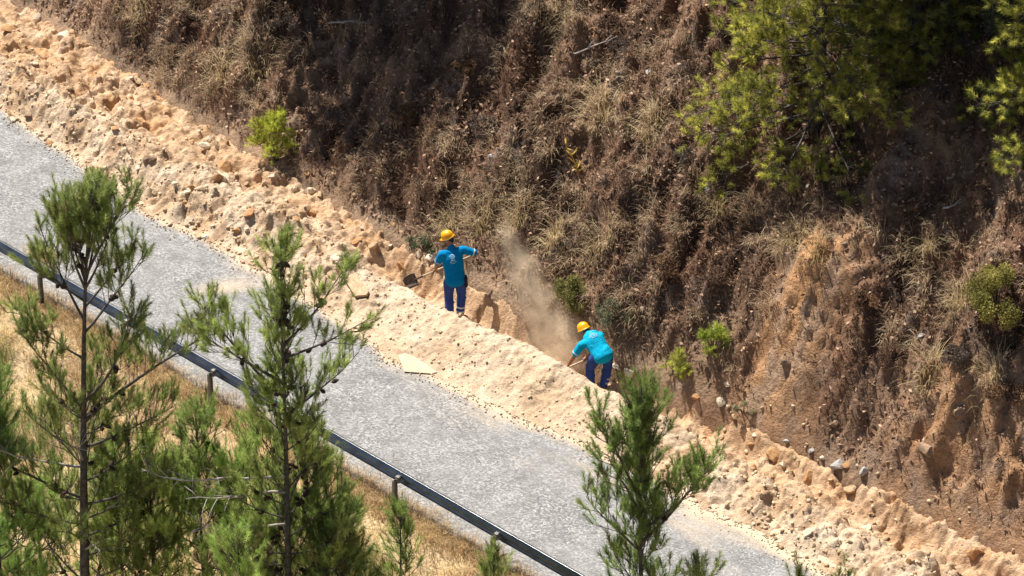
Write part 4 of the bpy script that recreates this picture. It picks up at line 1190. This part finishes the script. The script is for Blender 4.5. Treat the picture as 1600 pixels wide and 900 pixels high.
q = on_ground(1060, 590)[2]
shrub('pine_seedling', 'yellowish pine seedling at the bank foot above the lone pine', 'seedling', q, .24, .5, 83, (.15, .17, .025), (.31, .31, .045), 9, .08, 11, True)
q = on_ground(893, 480)[2]
shrub('bush', 'dull green bush right of the dust cloud', 'bush', q, .48, .6, 84, (.13, .13, .035), (.34, .31, .10), 15, .034, 420)
q = on_ground(960, 500)[2]
shrub('bush', 'grey-green low bush right of the dull green one', 'bush', q, .4, .4, 85, (.10, .11, .06), (.22, .21, .12), 12, .03, 260)
q = on_ground(1555, 490)[2]
shrub('bush', 'yellow-olive bush near the right end of the bank', 'bush', q, .58, .85, 86, (.12, .115, .032), (.38, .335, .08), 17, .034, 560)
q = on_ground(1162, 645)[2]
shrub('bush', 'small pale grey-green bush at the foot of the bare cut', 'bush', q, .22, .28, 87, (.20, .20, .12), (.40, .38, .22), 8, .025, 200)
q = on_ground(660, 388)[2]
shrub('bush', 'low dark green plant behind the standing worker', 'bush', q, .30, .22, 88, (.07, .10, .05), (.16, .20, .10), 8, .04, 120)
for i, (px, py, rx_, rz_, lab) in enumerate(((520, 120, .45, .35, 'dark scrub in the upper burnt strip'), (560, 220, .5, .4, 'dark scrub lower in the burnt strip'), (640, 180, .4, .35, 'brown scrub at the right side of the burnt strip'), (620, 320, .35, .3, 'brown scrub above the standing worker'), (760, 200, .45, .35, 'rusty scrub in mid bank above the grey rock'),
        (840, 150, .4, .3, 'rusty scrub left of the straw tussocks high up'), (990, 290, .5, .4, 'dark brown scrub in mid bank right of the dry stalk'), (1075, 250, .45, .35, 'brown scrub left of the big pine boughs'), (1040, 420, .5, .4, 'brown scrub above the two seedlings'), (1130, 430, .5, .4, 'dark scrub above the bright seedling'),
        (980, 80, .5, .35, 'dark scrub near the top left of the big pine'), (1350, 470, .4, .35, 'dark scrub right of the bare cut'), (1400, 560, .45, .35, 'grey-brown scrub between cut and outcrop'), (1500, 560, .45, .35, 'rust-brown scrub above the outcrop'), (1570, 620, .5, .4, 'dark scrub at the shaded right end'), (300, 30, .4, .3, 'grey-brown scrub on the far bank'), (450, 40, .4, .35, 'dark scrub by the long-bladed tussock'), (720, 110, .4, .3, 'grey-brown scrub right of the rock face'))):
    q = on_ground(px, py)[2]
    shrub('scrub', lab, 'scrub', q + Vector((0, 0, -.04)), rx_ * .8, rz_ * .7, 200 + i, (.05, .032, .024), ((.26, .155, .10), (.22, .17, .135), (.30, .17, .09))[i % 3], 16, .034, 170, group='dry scrub on the bank')
# dry yellow stalk
q = on_ground(905, 275)[2]
root = tag(empty('dry_stalk', q), 'dry yellow branching stalk standing in the middle of the bank', 'plant')
mb = MB(); r_ = random.Random(3)
pts = [Vector((0, 0, 0)), Vector((-.05, 0, .2)), Vector((-.12, -.02, .4)), Vector((-.24, -.02, .62))]
mb.tube(pts, [.014, .012, .010, .006], 5)
for i in range(16):
    a_, d_ = along(pts, r_.uniform(.1, 1)); o_ = Vector((r_.uniform(-1, 1), r_.uniform(-1, 1), r_.uniform(.1, 1))).normalized()
    mb.tube([a_, a_ + o_ * .08, a_ + o_ * r_.uniform(.12, .2) + Vector((0, 0, .02))], [.012, .010, .004], 4)
mb.build('stalk', simple('yellow_straw', (.50, .33, .06), .8), root)
# loose dead branches on the bank
for i, (px, py, L, lab) in enumerate(((545, 40, .8, 'dark bent dead branch lying high in the burnt strip'), (925, 90, .9, 'thin grey dead branch near the top of the bank'), (1500, 330, .6, 'grey dead twig in the shade of the right pine'))):
    q = on_ground(px, py)[2]; r_ = random.Random(90 + i)
    pts = path(q + Vector((-L / 2, 0, .06)), (1, .1, .1), L, 6, -.3, .25, r_)
    mb = MB(); mb.tube([p_ - q for p_ in pts], [.02, .019, .017, .015, .012, .008, .005], 5)
    for k in range(4):
        a_, d_ = along(pts, r_.uniform(.2, .9)); o_ = (d_ + Vector((0, r_.uniform(-1, 1), r_.uniform(-.2, 1)))).normalized()
        mb.tube([a_ - q, a_ - q + o_ * .2], [.008, .004], 4)
    o = mb.build('dead_branch', M['dead'], None, True, q); tag(o, lab, 'branch', 'dead branches on the bank')

# ------------------------------------------------------------------ dust
def dust_mat(name, dens, scale):
    m = bpy.data.materials.new(name); m.use_nodes = True; n_ = m.node_tree.nodes; l_ = m.node_tree.links
    n_.remove(n_['Principled BSDF'])
    tc = n_.new('ShaderNodeTexCoord'); ln_ = n_.new('ShaderNodeVectorMath'); ln_.operation = 'LENGTH'
    l_.new(tc.outputs['Object'], ln_.inputs[0])
    mr = n_.new('ShaderNodeMapRange'); mr.interpolation_type = 'SMOOTHSTEP'
    mr.inputs['From Min'].default_value = 1.0; mr.inputs['From Max'].default_value = .1
    l_.new(ln_.outputs['Value'], mr.inputs['Value'])
    no = n_.new('ShaderNodeTexNoise'); no.inputs['Scale'].default_value = scale; no.inputs['Detail'].default_value = 4
    l_.new(tc.outputs['Object'], no.inputs['Vector'])
    rp = n_.new('ShaderNodeMapRange'); rp.inputs['From Min'].default_value = .36; rp.inputs['From Max'].default_value = .68
    l_.new(no.outputs['Fac'], rp.inputs['Value'])
    mu = n_.new('ShaderNodeMath'); mu.operation = 'MULTIPLY'; l_.new(mr.outputs[0], mu.inputs[0]); l_.new(rp.outputs[0], mu.inputs[1])
    m2 = n_.new('ShaderNodeMath'); m2.operation = 'MULTIPLY'; l_.new(mu.outputs[0], m2.inputs[0]); m2.inputs[1].default_value = dens
    pv = n_.new('ShaderNodeVolumePrincipled'); pv.inputs['Color'].default_value = (.98, .84, .64, 1); pv.inputs['Anisotropy'].default_value = .0
    l_.new(m2.outputs[0], pv.inputs['Density'])
    l_.new(pv.outputs[0], n_['Material Output'].inputs['Volume'])
    return m
DM = dust_mat('airborne_dust', 2.2, 2.1)
def puff(root, p0, p1, r):
    import bmesh
    bm = bmesh.new(); bmesh.ops.create_icosphere(bm, subdivisions=3, radius=1.0)
    me = bpy.data.meshes.new('puff'); bm.to_mesh(me); bm.free()
    o = link('puff', me, DM, root)
    p0, p1 = Vector(p0), Vector(p1); d = p1 - p0
    o.rotation_mode = 'QUATERNION'
    o.rotation_quaternion = Vector((0, 0, 1)).rotation_difference(d.normalized())
    o.scale = (r, r, d.length / 2 + r * .6)
    o.location = (p0 + p1) / 2 - root.location
def air(px, py, v):
    """point on the line of sight through a pixel where it crosses the upright plane at v"""
    d = ray_dir(px, py); k = np.array([DV[0], DV[1], 0]); t_ = (v - CP @ k) / (d @ k)
    return Vector(CP + t_ * d)
dc = tag(empty('dust_cloud', air(870, 545, -.7)), 'pale dust plume rising out of the trench left of the stooping worker', 'dust cloud')
puff(dc, air(905, 560, -.75), air(860, 505, -.7), .66)
puff(dc, air(868, 515, -.6), air(825, 445, -.55), .58)
puff(dc, air(832, 455, -.55), air(800, 390, -.5), .46)
puff(dc, air(806, 400, -.5), air(784, 345, -.45), .26)
puff(dc, air(895, 575, -.85), air(815, 525, -.85), .46)
